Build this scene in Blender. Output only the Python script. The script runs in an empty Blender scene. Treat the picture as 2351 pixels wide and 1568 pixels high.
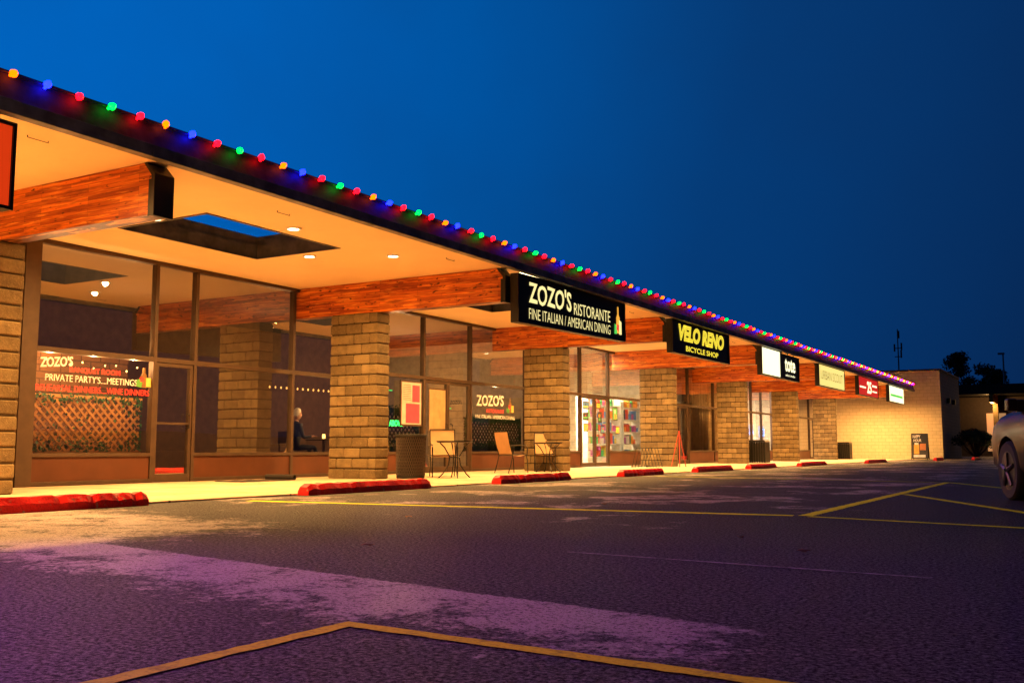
import bpy, bmesh, math, random
from mathutils import Vector, Matrix
random.seed(7)
S = bpy.context.scene
COL = S.collection
S.view_settings.view_transform = 'Standard'
S.view_settings.look = 'None'
S.view_settings.exposure = 0

# ------------------------------------------------------------------ materials
def nm(name):
    m = bpy.data.materials.new(name); m.use_nodes = True
    return m, m.node_tree, m.node_tree.nodes['Principled BSDF']
def N(nt, t, **kw):
    n = nt.nodes.new(t)
    for k, v in kw.items(): setattr(n, k, v)
    return n
def math_(nt, op, a, b=None, c=None, clamp=False):
    n = N(nt, 'ShaderNodeMath', operation=op); n.use_clamp = clamp
    for i, x in enumerate((a, b, c)):
        if x is None: continue
        if isinstance(x, (int, float)): n.inputs[i].default_value = x
        else: nt.links.new(x, n.inputs[i])
    return n.outputs[0]
def noise(nt, vec, scale, detail=4, rough=.55, dist=0):
    n = N(nt, 'ShaderNodeTexNoise'); n.inputs['Scale'].default_value = scale
    n.inputs['Detail'].default_value = detail; n.inputs['Roughness'].default_value = rough
    n.inputs['Distortion'].default_value = dist
    if vec is not None: nt.links.new(vec, n.inputs['Vector'])
    return n.outputs['Fac']
def maprange(nt, v, a, b, c=0, d=1, smooth=False):
    n = N(nt, 'ShaderNodeMapRange')
    if smooth: n.interpolation_type = 'SMOOTHSTEP'
    nt.links.new(v, n.inputs[0])
    for i, x in enumerate((a, b, c, d)): n.inputs[i+1].default_value = x
    return n.outputs[0]
def mix(nt, f, a, b, mode='MIX'):
    n = N(nt, 'ShaderNodeMix', data_type='RGBA', blend_type=mode)
    for idx, x in ((0, f), (6, a), (7, b)):
        if isinstance(x, (int, float)): n.inputs[idx].default_value = x
        elif isinstance(x, (tuple, list)): n.inputs[idx].default_value = (*x[:3], 1)
        else: nt.links.new(x, n.inputs[idx])
    return n.outputs[2]
def pos(nt): return N(nt, 'ShaderNodeNewGeometry').outputs['Position']
def bump(nt, b, h, strength=.3, dist=.01):
    n = N(nt, 'ShaderNodeBump'); n.inputs['Strength'].default_value = strength
    n.inputs['Distance'].default_value = dist
    nt.links.new(h, n.inputs['Height']); nt.links.new(n.outputs[0], b.inputs['Normal'])
def plain(name, col, rough=.6, metal=0, var=.18, scale=5, bmp=.15, bscale=60, em=None, ems=0, spec=.5):
    m, nt, b = nm(name)
    p = pos(nt)
    f = maprange(nt, noise(nt, p, scale), .3, .7, 1-var, 1+var)
    c = N(nt, 'ShaderNodeCombineColor')
    for i in range(3): nt.links.new(f, c.inputs[i])
    nt.links.new(mix(nt, 1.0, col, c.outputs[0], 'MULTIPLY'), b.inputs['Base Color'])
    b.inputs['Roughness'].default_value = rough; b.inputs['Metallic'].default_value = metal
    b.inputs['Specular IOR Level'].default_value = spec
    if bmp: bump(nt, b, noise(nt, p, bscale), bmp, .004)
    if em:
        b.inputs['Emission Color'].default_value = (*em, 1); b.inputs['Emission Strength'].default_value = ems
    return m
def emis(name, col, s):
    m, nt, b = nm(name)
    b.inputs['Base Color'].default_value = (*[min(1, c*.8) for c in col], 1)
    b.inputs['Emission Color'].default_value = (*col, 1); b.inputs['Emission Strength'].default_value = s
    b.inputs['Roughness'].default_value = .4
    return m
def wallvec(nt):
    s = N(nt, 'ShaderNodeSeparateXYZ'); nt.links.new(pos(nt), s.inputs[0])
    c = N(nt, 'ShaderNodeCombineXYZ')
    nt.links.new(math_(nt, 'ADD', s.outputs[0], s.outputs[1]), c.inputs[0]); nt.links.new(s.outputs[2], c.inputs[1])
    return c.outputs[0]
def brickmat(name, c1, c2, mortar, bw=.4, rh=.2, ms=.012):
    m, nt, b = nm(name)
    t = N(nt, 'ShaderNodeTexBrick'); nt.links.new(wallvec(nt), t.inputs['Vector'])
    t.inputs['Scale'].default_value = 1; t.inputs['Brick Width'].default_value = bw
    t.inputs['Row Height'].default_value = rh; t.inputs['Mortar Size'].default_value = ms
    t.inputs['Mortar Smooth'].default_value = .3
    for k, c in (('Color1', c1), ('Color2', c2), ('Mortar', mortar)): t.inputs[k].default_value = (*c, 1)
    p = pos(nt)
    n1 = noise(nt, p, 3, 6)
    col = mix(nt, maprange(nt, n1, .35, .7, 0, .35), t.outputs[0], tuple(x*.6 for x in c1))
    nt.links.new(col, b.inputs['Base Color']); b.inputs['Roughness'].default_value = .85
    h = math_(nt, 'SUBTRACT', math_(nt, 'MULTIPLY', noise(nt, p, 25, 5), .5), t.outputs['Fac'])
    bump(nt, b, h, .5, .01)
    return m

M = {}
def blockmat():
    m, nt, b = nm('slump_block')
    p = pos(nt)
    i = N(nt, 'ShaderNodeNewGeometry').outputs['Random Per Island']
    c = mix(nt, i, (.27, .195, .095), (.135, .095, .046))
    c = mix(nt, maprange(nt, noise(nt, p, 5, 6), .4, .75, 0, .65), c, (.075, .052, .028))
    c = mix(nt, maprange(nt, noise(nt, p, 45, 3), .55, .75, 0, .4), c, (.36, .27, .15))
    nt.links.new(c, b.inputs['Base Color']); b.inputs['Roughness'].default_value = .95
    b.inputs['Specular IOR Level'].default_value = .2
    bump(nt, b, math_(nt, 'ADD', noise(nt, p, 22, 6, .65), math_(nt, 'MULTIPLY', noise(nt, p, 110, 3), .4)), .9, .022)
    return m
M['block'] = blockmat()
M['mortar'] = plain('mortar', (.04, .027, .015), .95, bmp=.5, spec=.1)
M['creamblock'] = brickmat('cream_painted_block', (.66, .56, .36), (.62, .52, .34), (.44, .36, .22), .4, .2, .012)
M['roomwall'] = plain('dark_dining_wall', (.13, .07, .035), .9)
M['boothwall'] = brickmat('booth_brick', (.26, .12, .045), (.2, .09, .035), (.1, .05, .02), .4, .12, .012)

def woodmat():
    m, nt, b = nm('glulam_wood')
    s = N(nt, 'ShaderNodeSeparateXYZ'); p = pos(nt); nt.links.new(p, s.inputs[0])
    c = N(nt, 'ShaderNodeCombineXYZ')
    nt.links.new(math_(nt, 'ADD', s.outputs[0], math_(nt, 'MULTIPLY', s.outputs[1], 1.37)), c.inputs[0]); nt.links.new(s.outputs[2], c.inputs[1])
    t = N(nt, 'ShaderNodeTexBrick'); nt.links.new(c.outputs[0], t.inputs['Vector'])
    t.inputs['Scale'].default_value = 1; t.inputs['Brick Width'].default_value = .9; t.inputs['Row Height'].default_value = .05
    t.inputs['Mortar Size'].default_value = .0018; t.offset = .37; t.offset_frequency = 3
    t.inputs['Color1'].default_value = (.74, .20, .018, 1); t.inputs['Color2'].default_value = (.28, .045, .007, 1)
    t.inputs['Mortar'].default_value = (.06, .012, .004, 1)
    mp = N(nt, 'ShaderNodeMapping'); nt.links.new(p, mp.inputs[0]); mp.inputs['Scale'].default_value = (1.1, 6, 22)
    g = noise(nt, mp.outputs[0], 1.6, 7, .62, .6)
    col = mix(nt, maprange(nt, g, .52, .66, 0, .9), t.outputs[0], (.88, .38, .055))
    mp2 = N(nt, 'ShaderNodeMapping'); nt.links.new(p, mp2.inputs[0]); mp2.inputs['Scale'].default_value = (.8, 3, 9)
    col = mix(nt, maprange(nt, noise(nt, mp2.outputs[0], 2.3, 5), .52, .66, 0, .8), col, (.17, .022, .005))
    mp3 = N(nt, 'ShaderNodeMapping'); nt.links.new(p, mp3.inputs[0]); mp3.inputs['Scale'].default_value = (4, 5, 14)
    col = mix(nt, maprange(nt, noise(nt, mp3.outputs[0], 1.6, 2), .64, .70, 0, .88), col, (.035, .007, .003))
    nt.links.new(col, b.inputs['Base Color']); b.inputs['Roughness'].default_value = .45
    b.inputs['Specular IOR Level'].default_value = .35
    bump(nt, b, g, .2, .004)
    return m
M['wood'] = woodmat()
def soffitmat():
    m, nt, b = nm('cream_soffit_stucco'); p = pos(nt)
    c = mix(nt, maprange(nt, noise(nt, p, 1.1, 6, .6), .35, .7, 0, .6), (.93, .71, .41), (.86, .62, .34))
    c = mix(nt, maprange(nt, noise(nt, p, 6, 5, .7), .62, .74, 0, .25), c, (.6, .42, .24))
    nt.links.new(c, b.inputs['Base Color']); b.inputs['Roughness'].default_value = .8
    b.inputs['Specular IOR Level'].default_value = .2
    bump(nt, b, noise(nt, p, 90), .3, .004)
    return m
M['soffit'] = soffitmat()
M['fascia'] = plain('weathered_dark_metal', (.055, .054, .055), .6, metal=.0, var=.8, scale=3.5, bmp=.5, bscale=18, spec=.35)
M['flange'] = plain('dark_flange', (.17, .17, .165), .5, metal=.2, var=.5, scale=4, bmp=.2, bscale=20)
M['capmetal'] = plain('black_cap_metal', (.014, .014, .015), .5, metal=.0, var=.2, spec=.3)
M['frame'] = plain('bronze_frame', (.07, .042, .026), .5, metal=.2, var=.15, spec=.3)
M['bulk'] = plain('brown_bulkhead', (.085, .028, .012), .55, var=.15, scale=2, spec=.25)
M['black'] = plain('black_plastic', (.015, .015, .015), .4)
M['blackmetal'] = plain('black_metal', (.02, .018, .016), .4, metal=.5)
M['roof'] = plain('roof_membrane', (.05, .05, .05), .9)
M['darkfloor'] = plain('dark_carpet', (.06, .04, .03), .9)
M['plaster'] = plain('interior_plaster', (.5, .4, .28), .85)
M['white'] = plain('white_paint', (.75, .72, .66), .6)

def glassmat():
    m, nt, b = nm('window_glass')
    nt.nodes.remove(b)
    out = nt.nodes['Material Output']
    g = N(nt, 'ShaderNodeBsdfGlossy'); g.inputs['Roughness'].default_value = .004; g.inputs['Color'].default_value = (.98, .95, .9, 1)
    t = N(nt, 'ShaderNodeBsdfTransparent'); t.inputs['Color'].default_value = (.82, .79, .73, 1)
    f = N(nt, 'ShaderNodeFresnel'); f.inputs['IOR'].default_value = 1.7
    mx = N(nt, 'ShaderNodeMixShader')
    nt.links.new(math_(nt, 'ADD', f.outputs[0], .26, clamp=True), mx.inputs[0])
    nt.links.new(t.outputs[0], mx.inputs[1]); nt.links.new(g.outputs[0], mx.inputs[2]); nt.links.new(mx.outputs[0], out.inputs[0])
    p = pos(nt); bn = N(nt, 'ShaderNodeBump'); bn.inputs['Strength'].default_value = .04; bn.inputs['Distance'].default_value = .01
    nt.links.new(noise(nt, p, 1.2, 1), bn.inputs['Height']); nt.links.new(bn.outputs[0], g.inputs['Normal'])
    return m
M['glass'] = glassmat()

def asphaltmat():
    m, nt, b = nm('asphalt')
    p = pos(nt); s = N(nt, 'ShaderNodeSeparateXYZ'); nt.links.new(p, s.inputs[0]); X, Y = s.outputs[0], s.outputs[1]
    big = noise(nt, p, .55, 5, .6); med = noise(nt, p, 2.6, 9, .72, .3); fine = noise(nt, p, 20, 8, .85); grit = noise(nt, p, 52, 3, .8)
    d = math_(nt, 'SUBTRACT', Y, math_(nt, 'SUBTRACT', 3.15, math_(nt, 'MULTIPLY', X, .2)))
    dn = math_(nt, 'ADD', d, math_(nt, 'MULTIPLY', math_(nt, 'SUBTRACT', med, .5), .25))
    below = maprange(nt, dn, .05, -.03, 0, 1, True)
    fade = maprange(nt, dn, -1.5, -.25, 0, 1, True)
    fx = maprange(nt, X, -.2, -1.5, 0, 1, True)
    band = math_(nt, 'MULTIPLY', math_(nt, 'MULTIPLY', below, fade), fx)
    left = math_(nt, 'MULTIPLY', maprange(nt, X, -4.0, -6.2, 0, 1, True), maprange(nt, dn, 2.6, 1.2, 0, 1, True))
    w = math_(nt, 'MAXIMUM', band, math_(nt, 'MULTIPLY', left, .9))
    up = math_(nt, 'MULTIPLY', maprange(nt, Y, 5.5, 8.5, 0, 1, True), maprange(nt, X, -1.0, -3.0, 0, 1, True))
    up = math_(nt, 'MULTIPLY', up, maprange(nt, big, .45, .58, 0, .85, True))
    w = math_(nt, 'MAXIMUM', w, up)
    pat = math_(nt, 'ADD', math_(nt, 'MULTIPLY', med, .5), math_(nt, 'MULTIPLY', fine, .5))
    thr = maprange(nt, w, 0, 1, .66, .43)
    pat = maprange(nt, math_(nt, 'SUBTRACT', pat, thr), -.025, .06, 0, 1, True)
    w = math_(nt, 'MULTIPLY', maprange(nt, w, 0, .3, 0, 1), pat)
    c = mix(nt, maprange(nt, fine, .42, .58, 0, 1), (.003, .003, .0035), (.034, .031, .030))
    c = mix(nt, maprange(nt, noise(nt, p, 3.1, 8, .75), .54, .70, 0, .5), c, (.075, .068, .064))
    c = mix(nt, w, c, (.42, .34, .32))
    c = mix(nt, maprange(nt, grit, .545, .59, 0, .6), c, (.17, .155, .145))
    c = mix(nt, maprange(nt, grit, .47, .42, 0, .85), c, (.003, .003, .003))
    v = N(nt, 'ShaderNodeTexVoronoi', feature='DISTANCE_TO_EDGE'); v.inputs['Scale'].default_value = .4
    wv = N(nt, 'ShaderNodeVectorMath', operation='ADD'); nt.links.new(p, wv.inputs[0])
    nn = N(nt, 'ShaderNodeTexNoise'); nn.inputs['Scale'].default_value = 2.5; nt.links.new(p, nn.inputs['Vector']); nn.inputs['Detail'].default_value = 8
    nt.links.new(nn.outputs['Color'], wv.inputs[1]); nt.links.new(wv.outputs[0], v.inputs['Vector'])
    crack = maprange(nt, v.outputs['Distance'], .001, .006, .6, 0)
    c = mix(nt, crack, c, (.006, .006, .006))
    nt.links.new(c, b.inputs['Base Color'])
    nt.links.new(maprange(nt, w, 0, 1, .55, .36), b.inputs['Roughness'])
    nt.links.new(maprange(nt, grit, .42, .58, .02, .42), b.inputs['Specular IOR Level'])
    h = math_(nt, 'ADD', math_(nt, 'MULTIPLY', fine, 1.0), math_(nt, 'MULTIPLY', grit, .8))
    h = math_(nt, 'SUBTRACT', h, math_(nt, 'MULTIPLY', crack, .6))
    bump(nt, b, h, .9, .018)
    return m
M['asphalt'] = asphaltmat()

def concretemat():
    m, nt, b = nm('sidewalk_concrete')
    p = pos(nt); s = N(nt, 'ShaderNodeSeparateXYZ'); nt.links.new(p, s.inputs[0])
    c = mix(nt, maprange(nt, noise(nt, p, 1.1, 7, .65), .35, .7, 0, 1), (.58, .44, .29), (.36, .26, .165))
    c = mix(nt, maprange(nt, noise(nt, p, 14, 4), .56, .76, 0, .55), c, (.18, .12, .08))
    def joint(o, per):
        q = math_(nt, 'ABSOLUTE', math_(nt, 'SUBTRACT', math_(nt, 'FRACT', math_(nt, 'DIVIDE', o, per)), .5))
        return maprange(nt, q, .488, .495, 0, 1)
    j = math_(nt, 'MAXIMUM', joint(s.outputs[0], 1.7), joint(s.outputs[1], 1.95))
    c = mix(nt, math_(nt, 'MULTIPLY', j, .9), c, (.05, .035, .02))
    nt.links.new(c, b.inputs['Base Color']); b.inputs['Roughness'].default_value = .7
    b.inputs['Specular IOR Level'].default_value = .2
    bump(nt, b, math_(nt, 'SUBTRACT', noise(nt, p, 60, 4), j), .3, .006)
    return m
M['concrete'] = concretemat()
def wornpaint(name, col, under, lo=.5, hi=.62, sc=9, rough=.6, spec=.3):
    m, nt, b = nm(name); p = pos(nt)
    f = maprange(nt, noise(nt, p, sc, 8, .7), lo, hi, 0, 1)
    c = mix(nt, f, col, under)
    c = mix(nt, maprange(nt, noise(nt, p, 60, 4), .5, .7, 0, .5), c, tuple(x*.4 for x in col))
    nt.links.new(c, b.inputs['Base Color']); b.inputs['Roughness'].default_value = rough
    b.inputs['Specular IOR Level'].default_value = spec
    bump(nt, b, noise(nt, p, 40, 6), .6, .01)
    return m
M['yellow'] = wornpaint('yellow_road_paint', (.82, .9, .012), (.2, .22, .02), .52, .74, 9, .7, .1)
M['faint'] = wornpaint('faded_white_paint', (.34, .28, .28), (.04, .04, .04), .42, .6, 14)
M['redpaint'] = wornpaint('red_kerb_paint', (.80, .018, .014), (.38, .22, .16), .60, .66, 11, .42)

# ------------------------------------------------------------------ mesh builder
class MB:
    def __init__(s): s.v = []; s.f = []; s.m = []
    def add(s, vs, fs, mi=0):
        o = len(s.v); s.v += [tuple(v) for v in vs]; s.f += [tuple(i+o for i in f) for f in fs]; s.m += [mi]*len(fs)
    def box(s, x0, x1, y0, y1, z0, z1, mi=0):
        s.add([(x0,y0,z0),(x1,y0,z0),(x1,y1,z0),(x0,y1,z0),(x0,y0,z1),(x1,y0,z1),(x1,y1,z1),(x0,y1,z1)],
              [(0,3,2,1),(4,5,6,7),(0,1,5,4),(1,2,6,5),(2,3,7,6),(3,0,4,7)], mi)
    def prism(s, pts, a0, a1, axis='y', mi=0):
        n = len(pts)
        def P(p, a):
            return (p[0], a, p[1]) if axis == 'y' else ((a, p[0], p[1]) if axis == 'x' else (p[0], p[1], a))
        s.add([P(p, a0) for p in pts]+[P(p, a1) for p in pts],
              [tuple(range(n)), tuple(range(2*n-1, n-1, -1))]+[(i, i+n, (i+1) % n+n, (i+1) % n) for i in range(n)], mi)
    def quad(s, a, b, c, d, mi=0): s.add([a, b, c, d], [(0, 1, 2, 3)], mi)
    def tube(s, pts, r, n=8, mi=0, r2=None):
        pts = [Vector(p) for p in pts]; rings = []
        for i, p in enumerate(pts):
            if i == 0: t = pts[1]-p
            elif i == len(pts)-1: t = p-pts[i-1]
            else: t = (pts[i+1]-p).normalized()+(p-pts[i-1]).normalized()
            t.normalize(); a = t.orthogonal() if abs(t.z) > .9 else t.cross(Vector((0, 0, 1)))
            if abs(t.z) > .9: a = t.cross(Vector((0, 1, 0)))
            a.normalize(); b2 = t.cross(a)
            rr = r if r2 is None else r+(r2-r)*i/(len(pts)-1)
            rings.append([p+a*rr*math.cos(2*math.pi*k/n)+b2*rr*math.sin(2*math.pi*k/n) for k in range(n)])
        vs = [v for R in rings for v in R]; fs = []
        for i in range(len(pts)-1):
            for k in range(n): fs.append((i*n+k, i*n+(k+1) % n, (i+1)*n+(k+1) % n, (i+1)*n+k))
        fs.append(tuple(range(n))[::-1]); fs.append(tuple((len(pts)-1)*n+k for k in range(n)))
        s.add(vs, fs, mi)
    def lathe(s, prof, n=20, c=(0, 0, 0), axis='z', mi=0):
        vs = []; fs = []
        for r, h in prof:
            for k in range(n):
                a = 2*math.pi*k/n; q = (r*math.cos(a), r*math.sin(a))
                if axis == 'z': vs.append((c[0]+q[0], c[1]+q[1], c[2]+h))
                elif axis == 'x': vs.append((c[0]+h, c[1]+q[0], c[2]+q[1]))
                else: vs.append((c[0]+q[0], c[1]+h, c[2]+q[1]))
        for i in range(len(prof)-1):
            for k in range(n): fs.append((i*n+k, i*n+(k+1) % n, (i+1)*n+(k+1) % n, (i+1)*n+k))
        fs.append(tuple(range(n))[::-1]); fs.append(tuple((len(prof)-1)*n+k for k in range(n)))
        s.add(vs, fs, mi)
    def mesh(s, name, mats, smooth=False, normals=True):
        me = bpy.data.meshes.new(name); me.from_pydata(s.v, [], s.f)
        for m in mats: me.materials.append(m)
        for i, p in enumerate(me.polygons): p.material_index = s.m[i]
        if normals:
            bm = bmesh.new(); bm.from_mesh(me); bmesh.ops.recalc_face_normals(bm, faces=bm.faces); bm.to_mesh(me); bm.free()
        if smooth:
            for p in me.polygons: p.use_smooth = True
            me.set_sharp_from_angle(angle=math.radians(40))
        me.update(); return me
    def build(s, name, mats, parent=None, off=None, loc=(0, 0, 0), rot=(0, 0, 0), smooth=False, bevel=0, normals=True, kind=None):
        """off: world position of the (unrotated) parent; vertices are then given in world space"""
        if off is not None:
            xs = [v[0] for v in s.v]; ys = [v[1] for v in s.v]; zs = [v[2] for v in s.v]
            o = ((min(xs)+max(xs))/2, (min(ys)+max(ys))/2, min(zs))
            s.v = [(v[0]-o[0], v[1]-o[1], v[2]-o[2]) for v in s.v]
            loc = (o[0]-off[0], o[1]-off[1], o[2]-off[2])
        ob = bpy.data.objects.new(name, s.mesh(name, mats, smooth, normals)); COL.objects.link(ob)
        ob.location = loc; ob.rotation_euler = rot
        if parent: ob.parent = parent
        if bevel:
            md = ob.modifiers.new('bevel', 'BEVEL'); md.width = bevel; md.segments = 2; md.limit_method = 'ANGLE'
        if kind: ob['kind'] = kind
        return ob
def empty(name, loc=(0, 0, 0), rot=(0, 0, 0), parent=None):
    o = bpy.data.objects.new(name, None); COL.objects.link(o); o.location = loc; o.rotation_euler = rot
    o.empty_display_size = .2
    if parent: o.parent = parent
    return o
def top(o, label, cat, group=None):
    o['label'] = label; o['category'] = cat
    if group: o['group'] = group
    return o
def inst(src, name, loc, parent=None, rot=(0, 0, 0), scale=(1, 1, 1)):
    o = bpy.data.objects.new(name, src.data if hasattr(src, 'data') else src); COL.objects.link(o)
    o.location = loc; o.rotation_euler = rot; o.scale = scale
    if parent: o.parent = parent
    return o
def evalmesh(ob, name):
    bpy.context.view_layer.update()
    dg = bpy.context.evaluated_depsgraph_get()
    return bpy.data.meshes.new_from_object(ob.evaluated_get(dg))
def textmesh(body, bold=0, shear=0, align='LEFT', spacing=1.0):
    cu = bpy.data.curves.new('lettering', 'FONT'); cu.body = body; cu.size = 1; cu.offset = bold; cu.shear = shear
    cu.align_x = align; cu.space_character = spacing; cu.fill_mode = 'BOTH'; cu.resolution_u = 3
    t = bpy.data.objects.new('lettering', cu); COL.objects.link(t)
    me = evalmesh(t, 'lettering'); bpy.data.objects.remove(t); return me
def text(body, y0, y1, z0, z1, x, mat, parent, off=(0, 0, 0), name='lettering', bold=0, shear=0, slant=0, flip=False, jitter=0, spacing=1.0):
    """letters on a plane facing +X stretched to the given rectangle"""
    me = textmesh(body, bold, shear, spacing=spacing)
    xs = [v.co.x for v in me.vertices]; ys = [v.co.y for v in me.vertices]
    ax, bx, ay, by = min(xs), max(xs), min(ys), max(ys)
    for v in me.vertices:
        u = (v.co.x-ax)/(bx-ax); w = (v.co.y-ay)/(by-ay)
        Z = z0+w*(z1-z0)+slant*u+(jitter*math.sin(u*17)); H = y0+u*(y1-y0)
        v.co = Vector((x-off[0], H-off[1], Z-off[2]))
    me.materials.clear(); me.materials.append(mat)
    for p in me.polygons: p.material_index = 0
    o = bpy.data.objects.new(name, me); COL.objects.link(o); o.parent = parent
    return o

# ------------------------------------------------------------------ world: dusk sky
w = bpy.data.worlds.new('World'); S.world = w; w.use_nodes = True; nt = w.node_tree
bg = nt.nodes['Background']
tc = N(nt, 'ShaderNodeTexCoord')
dt = N(nt, 'ShaderNodeVectorMath', operation='DOT_PRODUCT'); nt.links.new(tc.outputs['Generated'], dt.inputs[0])
dt.inputs[1].default_value = Vector((-.83, .40, .38)).normalized()
cr = N(nt, 'ShaderNodeValToRGB'); e = cr.color_ramp.elements
e[0].position = .0; e[0].color = (.001, .006, .022, 1); e[1].position = 1; e[1].color = (.0, .13, .54, 1)
a = e.new(.47); a.color = (.002, .021, .09, 1)
a = e.new(.72); a.color = (.001, .046, .195, 1)
a = e.new(.88); a.color = (.0, .088, .36, 1)
nt.links.new(dt.outputs['Value'], cr.inputs[0])
wn = noise(nt, tc.outputs['Generated'], 2.2, 5, .6)
cl = mix(nt, maprange(nt, wn, .35, .75, 0, .25), cr.outputs[0], (.006, .02, .07))
nt.links.new(cl, bg.inputs[0]); bg.inputs[1].default_value = 1.0

# ------------------------------------------------------------------ camera
cam = bpy.data.cameras.new('camera'); co = bpy.data.objects.new('camera', cam); COL.objects.link(co)
cam.lens = 35; cam.sensor_width = 36; cam.clip_end = 2000; cam.clip_start = .05
co.location = (0, 0, .6); co.rotation_euler = (math.radians(90+6.14), 0, math.radians(30.37))
S.camera = co

# ------------------------------------------------------------------ ground
g = MB(); g.quad((-700, -700, 0), (700, -700, 0), (700, 700, 0), (-700, 700, 0))
o = g.build('ground', [M['asphalt']], kind='structure')
g = MB(); g.box(-14.0, -9.02, -9, 61.9, -.05, .022)
o = g.build('pavement', [M['concrete']], kind='structure', bevel=.008)
def strip(m, a, b, wd, z=.004):
    a = Vector((*a, z)); b = Vector((*b, z)); t = (b-a).normalized(); n = Vector((-t.y, t.x, 0))*wd/2
    k = max(2, int((b-a).length/.05)); pr = None
    for i in range(k+1):
        p = a+(b-a)*i/k
        q = (p+n*random.uniform(.8, 1.1), p-n*random.uniform(.8, 1.1))
        if pr: m.quad(pr[0], pr[1], q[1], q[0])
        pr = q
mk = MB()
strip(mk, (-2.25, -3.2), (-2.25, 2.70), .075)
strip(mk, (-2.287, 2.74), (2.6, 2.32), .075)
strip(mk, (-8.5, 8.5), (-2.4, 9.1), .16)
strip(mk, (-2.3, 9.12), (-2.36, 19.4), .13)
strip(mk, (-2.25, 14.1), (-.3, 9.9), .11)
strip(mk, (-2.25, 9.05), (1.5, 8.0), .10)
strip(mk, (-2.3, 19.3), (-.2, 14.6), .11)
strip(mk, (-8.4, 20.5), (-2.5, 19.35), .11)
o = mk.build('road_marking', [M['yellow']], kind='structure', normals=False)
mk = MB(); strip(mk, (-2.7, 5.25), (-.7, 5.05), .035, .005); strip(mk, (-5.2, 12.8), (-3.4, 13.4), .05, .005)
o = mk.build('faded_road_marking', [M['faint']], kind='structure', normals=False)

hm = MB(); R = 420; n = 140; pv = []
for i in range(n):
    a = 2*math.pi*i/n; h = 7+5*math.sin(a*3+1)+4*math.sin(a*7)+2*math.sin(a*17+2)
    pv.append(((R*math.cos(a), R*math.sin(a), -1), ((R+60)*math.cos(a), (R+60)*math.sin(a), max(3, h+4))))
for i in range(n):
    A = pv[i]; B = pv[(i+1) % n]; hm.quad(A[0], B[0], B[1], A[1])
M['hill'] = plain('dark_hill', (.03, .032, .03), .95, scale=.03)
hm.build('hills', [M['hill']], kind='structure', normals=False)

# ------------------------------------------------------------------ main building
B = (-14.1, 26, 0)
bld = empty('shopping_building', B)
top(bld, 'long single storey strip mall with timber beams and deep canopy', 'building')
GX = -14.1
BEAMS = [-.3+7.8*i for i in range(8)]
Y0, Y1 = -8.0, 60.0

def slab(xs, ys, hole, z0, z1):
    m = MB(); nx = len(xs)-1; ny = len(ys)-1
    solid = lambda i, j: 0 <= i < nx and 0 <= j < ny and not hole(i, j)
    for i in range(nx):
        for j in range(ny):
            if not solid(i, j): continue
            x0, x1, y0, y1 = xs[i], xs[i+1], ys[j], ys[j+1]
            m.quad((x0,y0,z0),(x0,y1,z0),(x1,y1,z0),(x1,y0,z0), 0); m.quad((x0,y0,z1),(x1,y0,z1),(x1,y1,z1),(x0,y1,z1), 1)
            for di, dj, q in ((-1,0,((x0,y0),(x0,y1))),(1,0,((x1,y1),(x1,y0))),(0,-1,((x1,y0),(x0,y0))),(0,1,((x0,y1),(x1,y1)))):
                if not solid(i+di, j+dj):
                    (ax, ay), (bx, by) = q; m.quad((ax,ay,z0),(ax,ay,z1),(bx,by,z1),(bx,by,z0), 2)
    return m
ys = [Y0]
for b0 in BEAMS[:-1]:
    ys += [b0+2.12, b0+4.92]
ys.append(Y1); ys2 = sorted(ys)
hj = {ys2.index(b0+2.12) for b0 in BEAMS[:-1]}
m = slab([-14.3, -12.4, -10.58, -8.93], ys2, lambda i, j: i == 1 and j in hj, 3.87, 4.10)
M['shaft'] = plain('dark_shaft_metal', (.08, .075, .07), .6, var=.6, scale=3, spec=.3)
m.build('canopy', [M['soffit'], M['roof'], M['shaft']], bld, B)
for k, b0 in enumerate(BEAMS[:-1]):
    m = MB(); x0, x1, y0, y1 = -12.4, -10.58, b0+2.12, b0+4.92
    for (a, b_, c, d) in ((x0-.06, x0-.012, y0-.06, y1+.06), (x1+.012, x1+.06, y0-.06, y1+.06), (x0-.012, x1+.012, y0-.06, y0-.012), (x0-.012, x1+.012, y1+.012, y1+.06)):
        m.box(a, b_, c, d, 4.103, 4.25)
    for (a, b_, c, d) in ((x0-.03, x0+.012, y0-.03, y1+.03), (x1-.012, x1+.03, y0-.03, y1+.03), (x0+.012, x1-.012, y0-.03, y0+.012), (x0+.012, x1-.012, y1-.012, y1+.03)):
        m.box(a, b_, c, d, 3.858, 3.868)
    m.build('skylight_frame', [M['shaft']], bld, B)
    if k < 4:
        for (x, y) in ((-9.6, b0+2.6), (-9.5, b0+6.6)):
            m = MB(); m.tube([(x, y-.12, 3.862), (x, y-.12, 3.84), (x, y+.12, 3.84), (x, y+.12, 3.862)], .006, 5)
            m.build('soffit_hook', [M['frame']], bld, B)
m = MB()
m.prism([(-8.90, 3.935), (-8.84, 3.935), (-8.90, 4.21), (-9.25, 4.21), (-9.25, 4.16), (-8.93, 4.16)], Y0-.02, Y1+.02, 'y', 0)
m.build('fascia', [M['fascia']], bld, B)
m = MB(); yy = Y0-.03
while yy < Y1:
    e2 = min(yy+3.05, Y1+.03); m.prism([(-8.925, 3.79), (-8.80, 3.79), (-8.80, 3.93), (-8.925, 3.93)], yy, e2-.006, 'y', 0); yy = e2
m.build('fascia_trim', [M['flange']], bld, B, bevel=.004)
m = MB(); m.tube([(-8.905, Y0, 4.222), (-8.905, Y1, 4.222)], .014, 6)
m.build('roof_edge', [M['capmetal']], bld, B)
m = MB(); m.box(-26, -14.32, Y0, 62, 3.872, 4.15); m.box(-26, -25.8, Y0, 62, 4.15, 4.5)
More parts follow.
